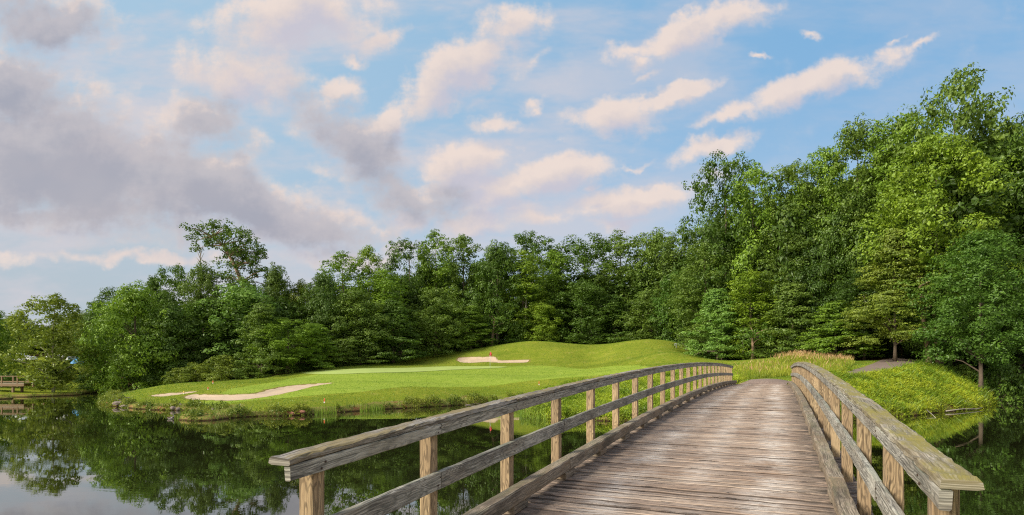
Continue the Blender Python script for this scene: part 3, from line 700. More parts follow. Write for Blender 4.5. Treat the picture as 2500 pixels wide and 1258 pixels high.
# ------------------------------------------------------------------ trees
UP = np.array([0, 0, 1.])
def unit(v): return v/np.maximum(np.linalg.norm(v, axis=-1, keepdims=True), 1e-9)
def leaves(rng, lobes, leaf, dens, sub=13, flat=.62, asp=.62, sparse=1., core=True):
    """lobes: (n,5) centre, radius, flatness -> leaf-sized faces in clumps over each lobe, and coarser ones in its core"""
    P = []; Nn = []; S_ = []
    for cx, cy, cz, r, fl in lobes:
        C0 = np.array([cx, cy, cz]); out = unit(np.array([cx, cy, .0])+1e-6)
        ns = max(5, int(sub*rng.uniform(.8, 1.25)))
        d = unit(rng.normal(size=(ns, 3))+np.array([0, 0, .45])+out*.35); rr = rng.uniform(.62, 1.0, (ns, 1))
        sc = C0+d*r*rr*np.array([1, 1, fl]); rs = r*rng.uniform(.26, .46, ns)
        for k in range(ns):
            m = max(6, int(dens*rs[k]**2*sparse*rng.uniform(.8, 1.2)/leaf**2))
            e = unit(rng.normal(size=(m, 3))+np.array([0, 0, .35])+d[k]*.3)
            P.append(sc[k]+e*(rs[k]*rng.uniform(.62, 1.12, (m, 1)))*np.array([1, 1, flat*(.5+.5*fl)]))
            Nn.append(unit(e*.8+d[k]*.45+UP*.22+rng.normal(size=(m, 3))*.30)); S_.append(np.full(m, leaf))
        if core:
            m = int(26*sparse*(r/1.5)**2)+3; e = unit(rng.normal(size=(m, 3)))
            P.append(C0+e*r*rng.uniform(.1, .52, (m, 1))*np.array([1, 1, fl])); Nn.append(unit(e+rng.normal(size=(m, 3))*.6)); S_.append(np.full(m, min(r*.34, .48)))
    P = np.concatenate(P); N = np.concatenate(Nn); S_ = np.concatenate(S_)[:, None]; n = len(P)
    t = unit(np.cross(N, rng.normal(size=(n, 3)))); b = np.cross(N, t); s = S_*rng.uniform(.6, 1.3, (n, 1))
    V = np.stack([P-t*s*.5, P-b*s*.5*asp+t*s*.05, P+t*s*.55-N*s*.12, P+b*s*.5*asp+t*s*.05], 1).reshape(-1, 3)
    return V, np.arange(n*4).reshape(n, 4)
def prof(kind, t):
    if kind == 'column': return .55+.45*np.sin(np.pi*np.clip(t*.95+.08, 0, 1))**.7 if t < .75 else math.sqrt(max(.05, 1-((t-.75)/.25)**2))
    if kind == 'poplar': return (.62+.38*math.sin(math.pi*min(1, t*.8+.1))) if t < .6 else math.sqrt(max(.06, 1-((t-.6)/.4)**2))
    if kind == 'dome': return math.sqrt(max(.04, 1-(max(0, t-.35)/.65)**2))*(.8+.2*min(1, t/.35))
    if kind == 'open': return .5+.5*math.sin(math.pi*min(1, t*.7+.15)) if t < .7 else max(.3, 1-((t-.7)/.3)**2*.6)
    if kind == 'layered': return max(.14, 1-t**1.3*.85)
    return math.sqrt(max(.05, 1-t*t))
def make_crown(kind, Ht, Wd, cb, nl, lr, leaf, dens, seed, fl=.75, sub=9, flat=.62, inner=.25, sparse=1.):
    """lobe list and leaf mesh for a tree of height Ht and width Wd"""
    rng = np.random.default_rng(seed); R = Wd/2; L = []
    ga = rng.uniform(0, 6.28)
    for i in range(nl):
        t = (i+rng.uniform(0, 1))/nl; t = t**.92; a = ga+i*2.39996+rng.normal(0, .4)
        pr = prof(kind, t)*R
        q = rng.uniform(.72, 1.) if rng.random() > inner else rng.uniform(0, .55)
        rl = lr*rng.uniform(.62, 1.35)*(1-.3*t); rad = max(0, pr*q*rng.uniform(.88, 1.15)-rl*.45)
        z = Ht*(cb+(1-cb)*t)-rl*.45*fl-(rad/R*.5 if kind == 'layered' else 0)
        L.append((rad*math.cos(a), rad*math.sin(a), max(z, rl*.4), rl, fl*rng.uniform(.8, 1.2)))
    zmax = max(l[2]+l[3]*l[4] for l in L); k = Ht/zmax
    L = [(x, y, z*k, r, f) for x, y, z, r, f in L]
    V, Fq = leaves(rng, L, leaf, dens, sub, flat, sparse=sparse)
    return L, V, Fq
def trunk_mesh(L, Ht, seed, tr=.25, nb=12, lean=(0, 0), top=.88, n=7, fork=False):
    r = random.Random(seed); mb = MB(); N = 9; pts = []; rad = []
    for i in range(N):
        t = i/(N-1); pts.append(Vector((lean[0]*t**1.4+r.gauss(0, .06)*t, lean[1]*t**1.4+r.gauss(0, .06)*t, -0.4+(Ht*top+.4)*t)))
        rad.append(max(.03, tr*(1-t)**.8+(.35*tr if i == 0 else 0)+.02))
    mb.tube(pts, rad, n)
    if fork:
        q = [p+Vector((.35+.9*(i/N), .1, 0)) for i, p in enumerate(pts)]; mb.tube(q, [x*.8 for x in rad], n)
    for l in sorted(L, key=lambda l: -l[3])[:nb]:
        c = Vector(l[:3]); h = max(.12*Ht, c.z-.45*math.hypot(c.x, c.y)-.6); t = min(.95, max(0., (h+.4)/(Ht*top+.4)))
        k = int(t*(N-1)); f = t*(N-1)-k; s = pts[k].lerp(pts[min(k+1, N-1)], f)
        m = s.lerp(c, .5)+Vector((0, 0, .12*(c-s).length)); rr = tr*(1-t)*.45+.03
        mb.tube([s, m, c], [rr, rr*.6, .02], 5, False)
    return mb
PROTO = {}
def proto(kind, var):
    key = (kind, var)
    if key in PROTO: return PROTO[key]
    sd = sum(map(ord, kind))*10+var
    P = dict(
        column=dict(k='column', Ht=20., Wd=7., cb=.06, nl=56, lr=1.75, leaf=.27, dens=4.6, tr=.24),
        poplar=dict(k='poplar', Ht=27., Wd=11.5, cb=.14, nl=74, lr=2.5, leaf=.29, dens=4.0, tr=.38),
        dome=dict(k='dome', Ht=15., Wd=11.5, cb=.06, nl=70, lr=2.15, leaf=.27, dens=4.5, tr=.32),
        open=dict(k='open', Ht=20., Wd=12., cb=.20, nl=84, lr=1.85, leaf=.28, dens=3.8, tr=.32, inner=.2),
        layered=dict(k='layered', Ht=12., Wd=11., cb=.07, nl=80, lr=1.75, leaf=.26, dens=3.7, tr=.2, fl=.34, flat=.45, inner=.35),
        bush=dict(k='bush', Ht=4., Wd=6.5, cb=.05, nl=42, lr=1.05, leaf=.19, dens=3.8, tr=.09),
        highdome=dict(k='dome', Ht=20., Wd=11.5, cb=.26, nl=70, lr=2.15, leaf=.23, dens=4.2, tr=.19),
        highlayer=dict(k='layered', Ht=18., Wd=11., cb=.17, nl=85, lr=1.9, leaf=.22, dens=3.4, tr=.17, fl=.36, flat=.45, inner=.35),
        sparse=dict(k='dome', Ht=12., Wd=9., cb=.08, nl=95, lr=1.3, leaf=.27, dens=3.0, tr=.13, inner=.3, sparse=.9))[kind]
    L, V, Fq = make_crown(P['k'], P['Ht'], P['Wd'], P['cb'], P['nl'], P['lr'], P['leaf'], P['dens'], sd, P.get('fl', .78), 13, P.get('flat', .7), P.get('inner', .25), P.get('sparse', 1.))
    me = mesh_np('crown_'+kind, V, Fq); me.materials.append(M['leaf'])
    tm = trunk_mesh(L, P['Ht'], sd, P['tr'], 16, top=.86)
    tmp = bpy.data.meshes.new('trunk_'+kind); tmp.from_pydata(tm.v, [], tm.f); tmp.polygons.foreach_set('use_smooth', [True]*len(tmp.polygons)); tmp.update()
    PROTO[key] = (me, tmp, P['Ht'], P['Wd'], L, V, Fq); return PROTO[key]
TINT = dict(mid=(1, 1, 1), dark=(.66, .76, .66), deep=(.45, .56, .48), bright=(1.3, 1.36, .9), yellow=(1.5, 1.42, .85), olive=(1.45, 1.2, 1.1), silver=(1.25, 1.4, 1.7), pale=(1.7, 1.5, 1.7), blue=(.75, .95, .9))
TRUNKS = {}
def tree(px, top, wpx, Y, kind, tint, label, var=0, dx=0, bark='bark', name='tree', group='trees around the golf green', cat='tree'):
    me, tm, Hn, Wn, *_ = proto(kind, var)
    x = (px-1250)/F*Y; z0 = H1(x, Y); Hh = EYE+(HOR-top)/F*Y-z0; Ww = wpx/F*Y*(1.2 if kind in ('poplar', 'column', 'open') else 1.06)
    e = empty(name, (x, Y, z0), random.uniform(0, 6.28)); e.scale = (Ww/Wn, Ww/Wn, Hh/Hn)
    tag(e, label, cat, group)
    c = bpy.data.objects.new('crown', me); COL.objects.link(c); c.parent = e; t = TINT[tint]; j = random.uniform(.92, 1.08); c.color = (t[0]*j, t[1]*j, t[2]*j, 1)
    k = (tm.name, bark)
    if k not in TRUNKS:
        m2 = tm.copy() if tm.materials else tm
        if m2.materials: m2.materials.clear()
        m2.materials.append(M[bark]); TRUNKS[k] = m2
        if m2 is tm: TRUNKS[(tm.name, bark)] = tm
    t_ = bpy.data.objects.new('trunk', TRUNKS[k]); COL.objects.link(t_); t_.parent = e
    return e
TREES = [
 # px, top, width, Y, kind, tint, variant, label
 (-26,748,115,76,'dome','bright',0,'light green tree cut by the left edge of the photo beside the little footbridge'),
 (46,765,76,104,'dome','olive',1,'pale olive tree on the far lawn between the edge tree and the slender pale-trunked tree'),
 (195,760,100,100,'dome','olive',2,'dull olive tree on the far hill right behind the slender pale-trunked tree'),
 (100,800,110,112,'dome','dark',0,'low dark round tree behind the white cars on the far hill'),
 (240,733,90,94,'dome','dark',1,'dark tree at the foot of the skyline left of the large dome-shaped tree'),
 (285,700,110,88,'open','dark',0,'dark tree peeking over the left shoulder of the large dome-shaped tree'),
 (330,690,185,69.5,'dome','bright',2,'large dome-shaped tree with sunlit left side at the water, first of the wood'),
 (375,672,110,84,'layered','dark',1,'flat-topped dark tree above the large dome-shaped tree'),
 (425,642,100,84,'open','dark',1,'dark skyline tree with a separate tuft on its upper left'),
 (425,745,150,71,'dome','dark',0,'dark broad tree right beside the large dome-shaped tree'),
 (492,640,120,80,'dome','mid',0,'narrow leafy tree just under the bare dead snag'),
 (590,690,240,77,'dome','silver',1,'broad silvery grey-green tree below the tall leaning oak'),
 (672,645,110,84,'dome','mid',2,'rounded tree on the skyline right of the leaning oak trunk'),
 (640,740,150,69,'layered','mid',0,'layered tree with sunlit sprays in front of the silvery tree'),
 (735,684,110,86,'dome','olive',0,'dull reddish-green treetop in the dip of the skyline'),
 (703,775,140,71,'open','bright',2,'light green tree with a thin bare stem at the edge of the rough'),
 (790,665,120,81,'dome','dark',2,'dark tree left of the bright peaked tree, behind the upper fairway'),
 (838,615,110,90,'column','bright',1,'bright peaked tree left of the thin yellow-green spire'),
 (772,790,140,74,'layered','bright',1,'low light green tree with drooping fans at the end of the long bunker'),
 (900,598,66,92,'column','yellow',2,'thin yellow-green spire rising above its neighbours left of the flag'),
 (870,705,160,81,'dome','mid',0,'broad mid green tree filling the wood below the yellow-green spire'),
 (940,655,110,88,'column','bright',0,'sunlit tree right of the yellow-green spire'),
 (960,730,170,83,'layered','dark',1,'dark tree with stacked horizontal sprays beside the orange bank'),
 (880,800,150,80,'layered','mid',0,'low tree with fanned sprays reaching down to the rough'),
 (1000,580,120,100,'open','dark',1,'dark airy tree at the left end of the highest part of the centre wood'),
 (1065,562,92,98,'column','bright',1,'bright tall tree with a rounded tip, highest of the centre wood'),
 (1132,572,90,100,'column','mid',2,'dark-tipped tall tree right of the highest bright one'),
 (1065,705,150,90,'dome','mid',1,'mid green tree behind the orange bank left of the flag'),
 (1215,590,150,97,'dome','dark',2,'wide dark green tree right above the red flag'),
 (1278,610,110,98,'column','yellow',0,'yellow-green tree directly right of the wide dark one above the flag'),
 (1150,745,120,92,'layered','bright',1,'layered tree with three thin trunks showing left of the flag'),
 (1300,566,140,110,'open','dark',2,'dark open-crowned tree standing behind the yellow-green tree'),
 (1352,612,90,104,'column','bright',2,'light green pointed tree left of the notch in the skyline'),
 (1315,735,110,96,'dome','yellow',1,'yellow-leaved tree with a pale thin stem above the left mound'),
 (1428,573,160,108,'open','dark',0,'lacy dark tree right of the notch in the skyline'),
 (1515,568,160,108,'open','mid',1,'lacy tree with sky showing through, above the dip between the mounds'),
 (1605,560,150,104,'dome','mid',0,'full green tree above the right mound'),
 (1420,685,160,98,'dome','dark',1,'dark blue-green tree behind the dip left of the right mound'),
 (1500,720,150,97,'layered','dark',0,'shaded tree with flat sprays just behind the dip between the mounds'),
 (1590,705,150,95,'dome','mid',2,'mid green tree directly behind the top of the right mound'),
 (1672,556,120,99,'open','mid',2,'green tree meeting the tall wood at its left foot'),
 (1650,665,130,92,'dome','blue',1,'blue-green tree between the right mound and the tall wood'),
 (1772,372,170,77,'open','dark',0,'tall dark tree with small-leaved ragged left side, leftmost of the tall wood'),
 (1838,398,112,74,'column','bright',1,'tall sunlit column of foliage beside the ragged dark tree'),
 (1722,590,140,76,'poplar','mid',1,'mid height tree under the ragged dark tree'),
 (1752,705,170,70,'layered','silver',0,'low grey-green tree with drooping layers behind the metal guardrail'),
 (1832,660,110,69,'column','yellow',2,'yellow-green slender tree beside the low grey-green layered one'),
 (1935,388,150,73,'poplar','mid',0,'tall green tree just right of the gap of sky in the tall wood'),
 (2015,356,140,71,'poplar','bright',2,'tall light green tree second right of the gap of sky'),
 (1935,690,180,66,'layered','mid',1,'layered understorey tree behind the golden grass left end'),
 (2095,290,170,69,'poplar','mid',1,'tall tree on the rising skyline below the highest crown'),
 (2040,735,190,62.5,'layered','bright',2,'layered understorey tree with sunlit fans left of the path'),
 (2040,520,150,68,'dome','dark',2,'shaded tree in the middle of the tall wood'),
 (2200,262,190,66,'poplar','bright',0,'tall sunlit tree left of the highest crown'),
 (2330,166,230,64,'open','mid',1,'highest tree of all with gaps of sky in its domed top'),
 (2285,330,290,58,'highdome','yellow',0,'huge bright yellow-green crown above the twin trunks'),
 (2185,560,230,57,'highlayer','olive',1,'olive tree with fine drooping sprays at the mouth of the path'),
 (2395,560,260,49.5,'highdome','blue',1,'broad green tree on a single trunk above the right end of the green bank'),
 (2440,300,150,66,'poplar','dark',1,'dark tall tree behind the right shoulder of the highest crown'),
 (2530,250,170,58,'poplar','dark',0,'tall dark tree cut by the right edge of the photo'),
 (2490,430,170,60,'poplar','deep',2,'deep green tree filling the right edge behind the broad one on a single trunk'),
 (2130,470,170,67,'poplar','dark',2,'dark tree standing in the shade left of the huge yellow-green crown'),
 (1900,560,140,71,'poplar','mid',2,'half-height tree under the gap of sky in the tall wood'),
 (1985,600,150,68,'dome','deep',0,'deep green tree in the hollow above the layered understorey'),
 (2110,650,170,62,'highdome','deep',1,'shaded tree deep in the wood left of the path mouth'),
 (2300,640,200,57,'highdome','dark',2,'shaded tree just behind the twin trunks'),
]
for px, top, w_, Y, kd, ti, va, lb in TREES: tree(px, top, w_, Y, kd, ti, lb, va)
tree(130,718,200,66.5,'sparse','olive','slender see-through tree with a pale trunk at the far left shore', 0, bark='bark_pale')
# stems seen below the crowns
def stem(px, py_top, Y, rpx, label, bark='bark_warm', lean=0., fork=False, name='tree', h=None, crown=None):
    x = (px-1250)/F*Y; z0 = H1(x, Y); Hh = EYE+(HOR-py_top)/F*Y-z0; r = rpx/2/F*Y
    e = empty(name, (x, Y, z0)); tag(e, label, 'tree', 'trees around the golf green'); rr = random.Random(int(px))
    mb = MB(); N = 8; pts = [Vector((lean*(i/(N-1))**1.2+rr.gauss(0, .04), rr.gauss(0, .04), -.3+(Hh+.3)*i/(N-1))) for i in range(N)]
    mb.tube(pts, [r*(1.25 if i == 0 else 1-.6*i/N) for i in range(N)], 8)
    for k in range(5):
        a = rr.uniform(0, 6.28); s = pts[3+k % 5]; L = rr.uniform(1., 2.2); mb.tube([s, s+Vector((math.cos(a)*L*.5, math.sin(a)*L*.5, .3*L)), s+Vector((math.cos(a)*L, math.sin(a)*L, .4*L))], [r*.3, r*.2, .015], 5, False)
    mb.build('trunk', M[bark], e, True)
    rng = np.random.default_rng(int(px)); Lb = []
    for k in range(14):
        a = rng.uniform(0, 6.28); q = rng.uniform(.2, 2.0); Lb.append((pts[-1].x+q*math.cos(a), q*math.sin(a), Hh-rng.uniform(-.3, 2.2), rng.uniform(.6, 1.0), .5))
    V, Fq = leaves(rng, Lb, .24, 3.6, 10, .5, core=False); c = obj('crown', mesh_np('crown', V, Fq), M['leaf'], e); c.color = (.9, 1, .9, 1)
    return e
stem(2268,700,54.5,13,'tree with a straight brown trunk, left one of the pair beside the gravel path', lean=-.9)
stem(2288,690,56,10,'thinner trunked tree, right one of the pair beside the gravel path', lean=-.5)
stem(490,800,73,7,'tree with a bare brown lower trunk under the silvery foliage', lean=.3)
stem(1140,770,92,5,'young tree with the leftmost thin trunk behind the upper bunker')
stem(1147,765,92.6,5,'young tree with the second thin trunk behind the upper bunker')
stem(1200,780,93,7,'tree with a short stout orange trunk just right of the flag', lean=.5)
stem(1279,700,96,4,'birch-like tree with a thin white stem above the left mound', 'bark_pale', lean=.6)
stem(1815,800,68,7,'tree with a smooth grey trunk at the wood edge beyond the bridge', 'bark_pale')
stem(1762,800,70,6,'tree with a dim grey trunk in the wood edge, left of the smooth grey one', 'bark')
stem(1838,810,66,9,'tree with reddish bark at the wood edge beyond the bridge')
stem(2186,800,63,5,'tree with a dim thin trunk in the dark where the path enters the wood', 'bark')
# tall leaning oak
def oak():
    Y = 84.; m = Y/F; x0 = (612-1250)*m; z0 = H1(x0, Y); e = empty('tree', (x0, Y, z0)); tag(e, 'tall leaning oak rising above the wood with a wide open crown on the left', 'tree', 'trees around the golf green')
    f = lambda px, py, dy=0: Vector(((px-612)*m, dy, EYE+(HOR-py)*m-z0))
    mb = MB(); T_ = [Vector((0, 0, -.4)), f(610, 800), f(605, 730), f(590, 690), f(576, 655), f(560, 625), f(545, 600), f(520, 580)]
    mb.tube(T_, [.5, .38, .33, .29, .26, .2, .15, .06], 8)
    rng = np.random.default_rng(3)
    pts = [(474,585,16),(468,605,13),(485,570,18),(505,560,18),(520,575,17),(540,556,20),(560,560,22),(580,568,20),(545,590,20),(566,600,24),(590,592,24),(610,590,18),(622,606,15),(606,620,24),(585,632,26),(560,640,20),(615,645,20),(598,660,24),(628,630,12),(500,588,13),(575,610,24),(548,622,18),(600,690,24),(632,690,20),(575,700,22),(545,668,18),(640,668,18),(570,668,20),(530,604,14)]
    L = []
    for a, b, r in pts:
        for k in range(3):
            p = f(a+rng.normal(0, 5), b+rng.normal(0, 5), rng.uniform(-3.4, 3.4)); L.append((*p, r*m*.95, .75))
    for l in L[::2]:
        c = Vector(l[:3]); s = min(T_[3:], key=lambda q: (q-c).length+max(0, q.z-c.z)*2); mb.tube([s, s.lerp(c, .5)+Vector((0, 0, .3)), c], [.12, .07, .02], 5, False)
    mb.build('trunk', M['bark_warm'], e, True); V, Fq = leaves(rng, L, .28, 3.6, 10, .65)
    c = obj('crown', mesh_np('crown', V, Fq), M['leaf'], e); c.color = (.8, .85, .8, 1)
    # dead snag beside it
    x1 = (487-1250)*m; z1 = H1(x1, Y); e2 = empty('dead_tree', (x1, Y, z1)); tag(e2, 'bare dead snag with forked grey twigs sticking out left of the leaning oak', 'tree')
    g_ = lambda px, py: Vector(((px-487)*m, 0, EYE+(HOR-py)*m-z1)); mb = MB()
    mb.tube([Vector((0, 0, -.3)), g_(488, 700), g_(489, 640), g_(489, 603)], [.2, .12, .09, .02], 6)
    for a, b in (((489,632),(480,610)), ((489,626),(496,598)), ((489,640),(478,628)), ((489,636),(498,618)), ((487,618),(484,600))): mb.tube([g_(*a), g_(*b)], [.06, .02], 5)
    mb.build('trunk', M['bark_pale'], e2, True)
oak()
# shrubs at the wood edge
SHR = [(60,880,80,88,'olive','olive shrub on the far lawn between the footbridge and the white cars'),(232,872,70,82,'bright','light green shrub on the far slope right of the blue tarp'),(20,905,70,71,'dark','dark shrub directly behind the little footbridge'),
       (165,888,90,80,'mid','green shrub on the far lawn behind the slender pale-trunked tree'),(105,915,80,71,'olive','low olive shrub at the left of the pale trunk, near the far shore'),(215,915,80,72,'dark','dark low shrub left of the large dome-shaped tree at the shore'),
       (470,885,110,67,'olive','olive shrub at the water side of the wood, left of two'),(545,868,130,66.5,'olive','taller olive shrub at the wood edge behind the small left bunker'),
       (400,905,110,72,'dark','dark low shrub between the dome-shaped tree and the olive shrubs'),(610,895,90,67,'mid','green shrub right of the olive shrubs'),
       (730,880,90,73,'dark','dark shrub at the foot of the light green tree by the upper rough'),(820,872,110,79,'mid','leafy shrub under the fanned sprays above the upper rough'),
       (905,855,120,85,'dark','dark shrub below the stacked sprays left of the orange bank'),(1390,815,120,96,'dark','dark shrub behind the left mound slope'),
       (1560,805,130,94,'mid','shrub just showing behind the right mound top'),(1470,815,120,95,'dark','shaded shrub in the dip between the mounds'),
       (1870,850,120,66,'mid','sunlit shrub behind the left end of the golden grass'),(1960,835,130,64,'dark','dark shrub behind the crest of the golden grass'),
       (2440,868,150,51,'dark','dark shrub under the trees at the right edge of the photo'),(2350,890,60,52,'mid','small bush beside the orange-lit trunk'),
       (1745,850,120,73,'deep','deep green shrub in the shade beyond the guardrail'),(2500,905,90,52,'deep','deep green low shrub in the right corner of the wood'),
       (1090,830,110,94,'dark','low dark shrub behind the orange bank left of the three thin trunks'),(1260,822,110,95,'deep','deep green shrub behind the crest of the left mound')]
for i, (px, top, w_, Y, ti, lb) in enumerate(SHR): tree(px, top, w_, Y, 'bush', ti, lb, i % 2, name='shrub', group='shrubs along the wood edge', cat='shrub')
# the far wood behind, one mass
def far_wood():
    rng = np.random.default_rng(11); Vs = []; Fs = []; b = 0
    sky_px = np.array([-300,-100,0,60,190,300,420,520,640,740,820,900,1000,1070,1150,1230,1340,1440,1560,1680,1730,1800,1900,2000,2100,2200,2330,2450,2550,2750.])
    sky_py = np.array([740,760,770,790,775,735,700,700,690,720,665,650,630,620,625,630,660,640,625,615,520,480,470,440,400,340,290,300,300,300.])
    spots = []
    for px in np.arange(-260, 2740, 62):
        for k, dY in enumerate((9, 17, 27)):
            p = px+rng.uniform(-26, 26); Yf = float(np.interp(p, tl_px, tl_Y)); Y = Yf+dY+rng.uniform(-2, 2)
            if p < 280: Y = max(Y, 112+8*k)
            spots.append((p, Y, float(np.interp(p, sky_px, sky_py))+rng.uniform(0, 45)+(0 if k else 18)))
    keys = [('dome', 0), ('poplar', 1), ('open', 1), ('dome', 2), ('column', 0)]
    for i, (p, Y, top) in enumerate(spots):
        me, tm, Hn, Wn, L, V, Fq = proto(*keys[i % 5]); n = len(Fq); sel = rng.random(n) < .22
        q = V.reshape(-1, 4, 3)[sel]; c = q.mean(1, keepdims=True); q = c+(q-c)*1.9
        x = (p-1250)/F*Y; z0 = H1(x, Y); Hh = EYE+(HOR-top)/F*Y-z0; Ww = rng.uniform(7.5, 10.5); a = rng.uniform(0, 6.28); ca, sa = math.cos(a), math.sin(a)
        sx, sz = Ww/Wn, Hh/Hn; X = q[..., 0]*sx; Yq = q[..., 1]*sx
        q = np.stack([x+X*ca-Yq*sa, Y+X*sa+Yq*ca, z0+q[..., 2]*sz], -1).reshape(-1, 3); Vs.append(q); Fs.append(np.arange(len(q)).reshape(-1, 4)+b); b += len(q)
        mb = MB(); mb.tube([(x, Y, z0-.3), (x+rng.normal(0, .2), Y, z0+Hh*.45), (x, Y, z0+Hh*.8)], [.26, .2, .05], 4, False); tv = np.array(mb.v); tf = np.array([f for f in mb.f]); Vs.append(tv); Fs.append(tf+b); b += len(tv)
    o = obj('woodland', mesh_np('woodland', np.concatenate(Vs), np.concatenate(Fs)), M['leaf']); o.color = (.52, .60, .54, 1)  # leaf tint darkened: deep shade between the crowns is put into the colour
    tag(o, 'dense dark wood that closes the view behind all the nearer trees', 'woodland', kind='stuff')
far_wood()

# ------------------------------------------------------------------ grasses and weeds
def in_px(poly, X, Y, Z):
    px = 1250+F*X/Y; py = HOR-(Z-EYE)*F/Y; return inside(np.array(poly, float), px, py)
def blades(P, h, wd, rng, lean=.35, seg=False):
    n = len(P); a = rng.uniform(0, 6.28, n); side_ = np.stack([np.cos(a), np.sin(a), np.zeros(n)], -1)*wd[:, None]/2
    ln = np.stack([rng.normal(0, lean, n), rng.normal(0, lean, n), np.ones(n)], -1)*h[:, None]
    V = np.stack([P-side_, P+side_, P+ln*.6+side_*.6, P+ln*np.array([1.15, 1.15, 1.])], 1).reshape(-1, 3)
    return V, np.arange(n*4).reshape(n, 4)
def scatter(n, x0, x1, y0, y1, rng):
    X = rng.uniform(x0, x1, n); Y = rng.uniform(y0, y1, n); Z, D = height(X, Y); return X, Y, Z, D
rng = np.random.default_rng(21)
# fringe of long grass on every bank
Vs = []; Fs = []; b = 0
X, Y, Z, D = scatter(240000, -62, 70, 31, 78, rng)
cl = np.sin(X*1.3+2*np.sin(Y*.9))*np.cos(Y*1.1+np.sin(X*.7)*2)
k = (D > -.12) & (D < .15+.75*np.clip(cl+.4, 0, 1)) & (Z > -.05) & (Z < 1.2)
P = np.stack([X, Y, Z-.02], -1)[k]; h = rng.uniform(.12, .42, len(P))*(1+.9*np.clip(cl[k], 0, 1)); V, Fq = blades(P, h, rng.uniform(.025, .06, len(P)), rng)
o = obj('bank_grass', mesh_np('bank_grass', V, Fq), M['blade']); o.color = (.95, 1, .8, 1); tag(o, 'fringe of long grass hanging over the pond edge', 'grass', kind='stuff')
# short rough on the mounds and slopes
X, Y, Z, D = scatter(230000, -45, 60, 36, 94, rng); PX = 1250+F*X/Y
fo = Y-np.interp(PX, tl_px, tl_Y); cl = np.sin(X*.5+np.sin(Y*.4)*2)+np.cos(Y*.43+X*.21)
isb = np.zeros(len(X), bool)
for B_ in BUNK+[GREENP]: isb |= inside(B_, X, Y) | (polydist(B_, X, Y) < .15)
isb |= inside(ribbon(pc, 2.9), X, Y) | inside(ribbon(pg, 3.4), X, Y)
uu = X*SA+Y*CA; vv = X*CA-Y*SA; onb = (uu < 37.6) & (vv > -2.9) & (vv < 1.0)
mownk = inside(np.array([S(430,1015), hit(560,985), hit(700,972), hit(900,955), hit(1100,945), hit(1290,930), hit(1480,915), hit(1600,905), hit(1560,892), hit(1300,892), hit(1000,900), hit(720,922), hit(560,950)]), X, Y)
k = (D > .5) & (fo < 1) & ~isb & ~onb & (~mownk | (rng.random(len(X)) < .25))
P = np.stack([X, Y, Z-.01], -1)[k]; h = rng.uniform(.035, .085, len(P)); V, Fq = blades(P, h, rng.uniform(.03, .07, len(P)), rng, .6)
o = obj('rough_grass', mesh_np('rough_grass', V, Fq), M['blade']); o.color = (.85, 1.15, .6, 1); tag(o, 'short rough grass covering the mounds and slopes', 'grass', kind='stuff')
# golden meadow
MEAD = [(1795,893),(1850,884),(1920,868),(1990,852),(2060,858),(2085,882),(2060,900),(1990,905),(1930,908),(1860,913),(1790,919),(1780,905)]
X, Y, Z, D = scatter(120000, 14, 42, 34, 66, rng)
k = in_px(MEAD, X, Y, Z+.3) & ~inside(ribbon(pc, 3.2), X, Y)
P = np.stack([X, Y, Z-.02], -1)[k]; dens_ = rng.random(len(P)) < .9; P = P[dens_]
h = rng.uniform(.25, .6, len(P))*(.7+.5*np.sin(P[:, 0]*1.7+np.sin(P[:, 1]*1.3)*2)**2); V, Fq = blades(P, h, rng.uniform(.02, .045, len(P)), rng, .22)
o = obj('meadow_grass', mesh_np('meadow_grass', V, Fq), M['blade']); o.color = (1.7, 1.5, .8, 1); tag(o, 'tall pale green grass of the unmown patch beyond the bridge', 'grass', kind='stuff')
sel = rng.random(len(P)) < np.clip((P[:, 2]-3.3)/1.3, .02, .13)*(.35+.65*(np.sin(P[:, 0]*.9+P[:, 1]*.5)>-.2)); Q = P[sel]+np.array([0, 0, .45]); h2 = rng.uniform(.15, .5, len(Q)); V, Fq = blades(Q, h2, rng.uniform(.03, .06, len(Q)), rng, .3)
o = obj('meadow_seed_heads', mesh_np('meadow_seed_heads', V, Fq), M['straw']); o.color = (1.05, .92, .9, 1); tag(o, 'golden pink seed heads over the unmown patch', 'grass', kind='stuff')
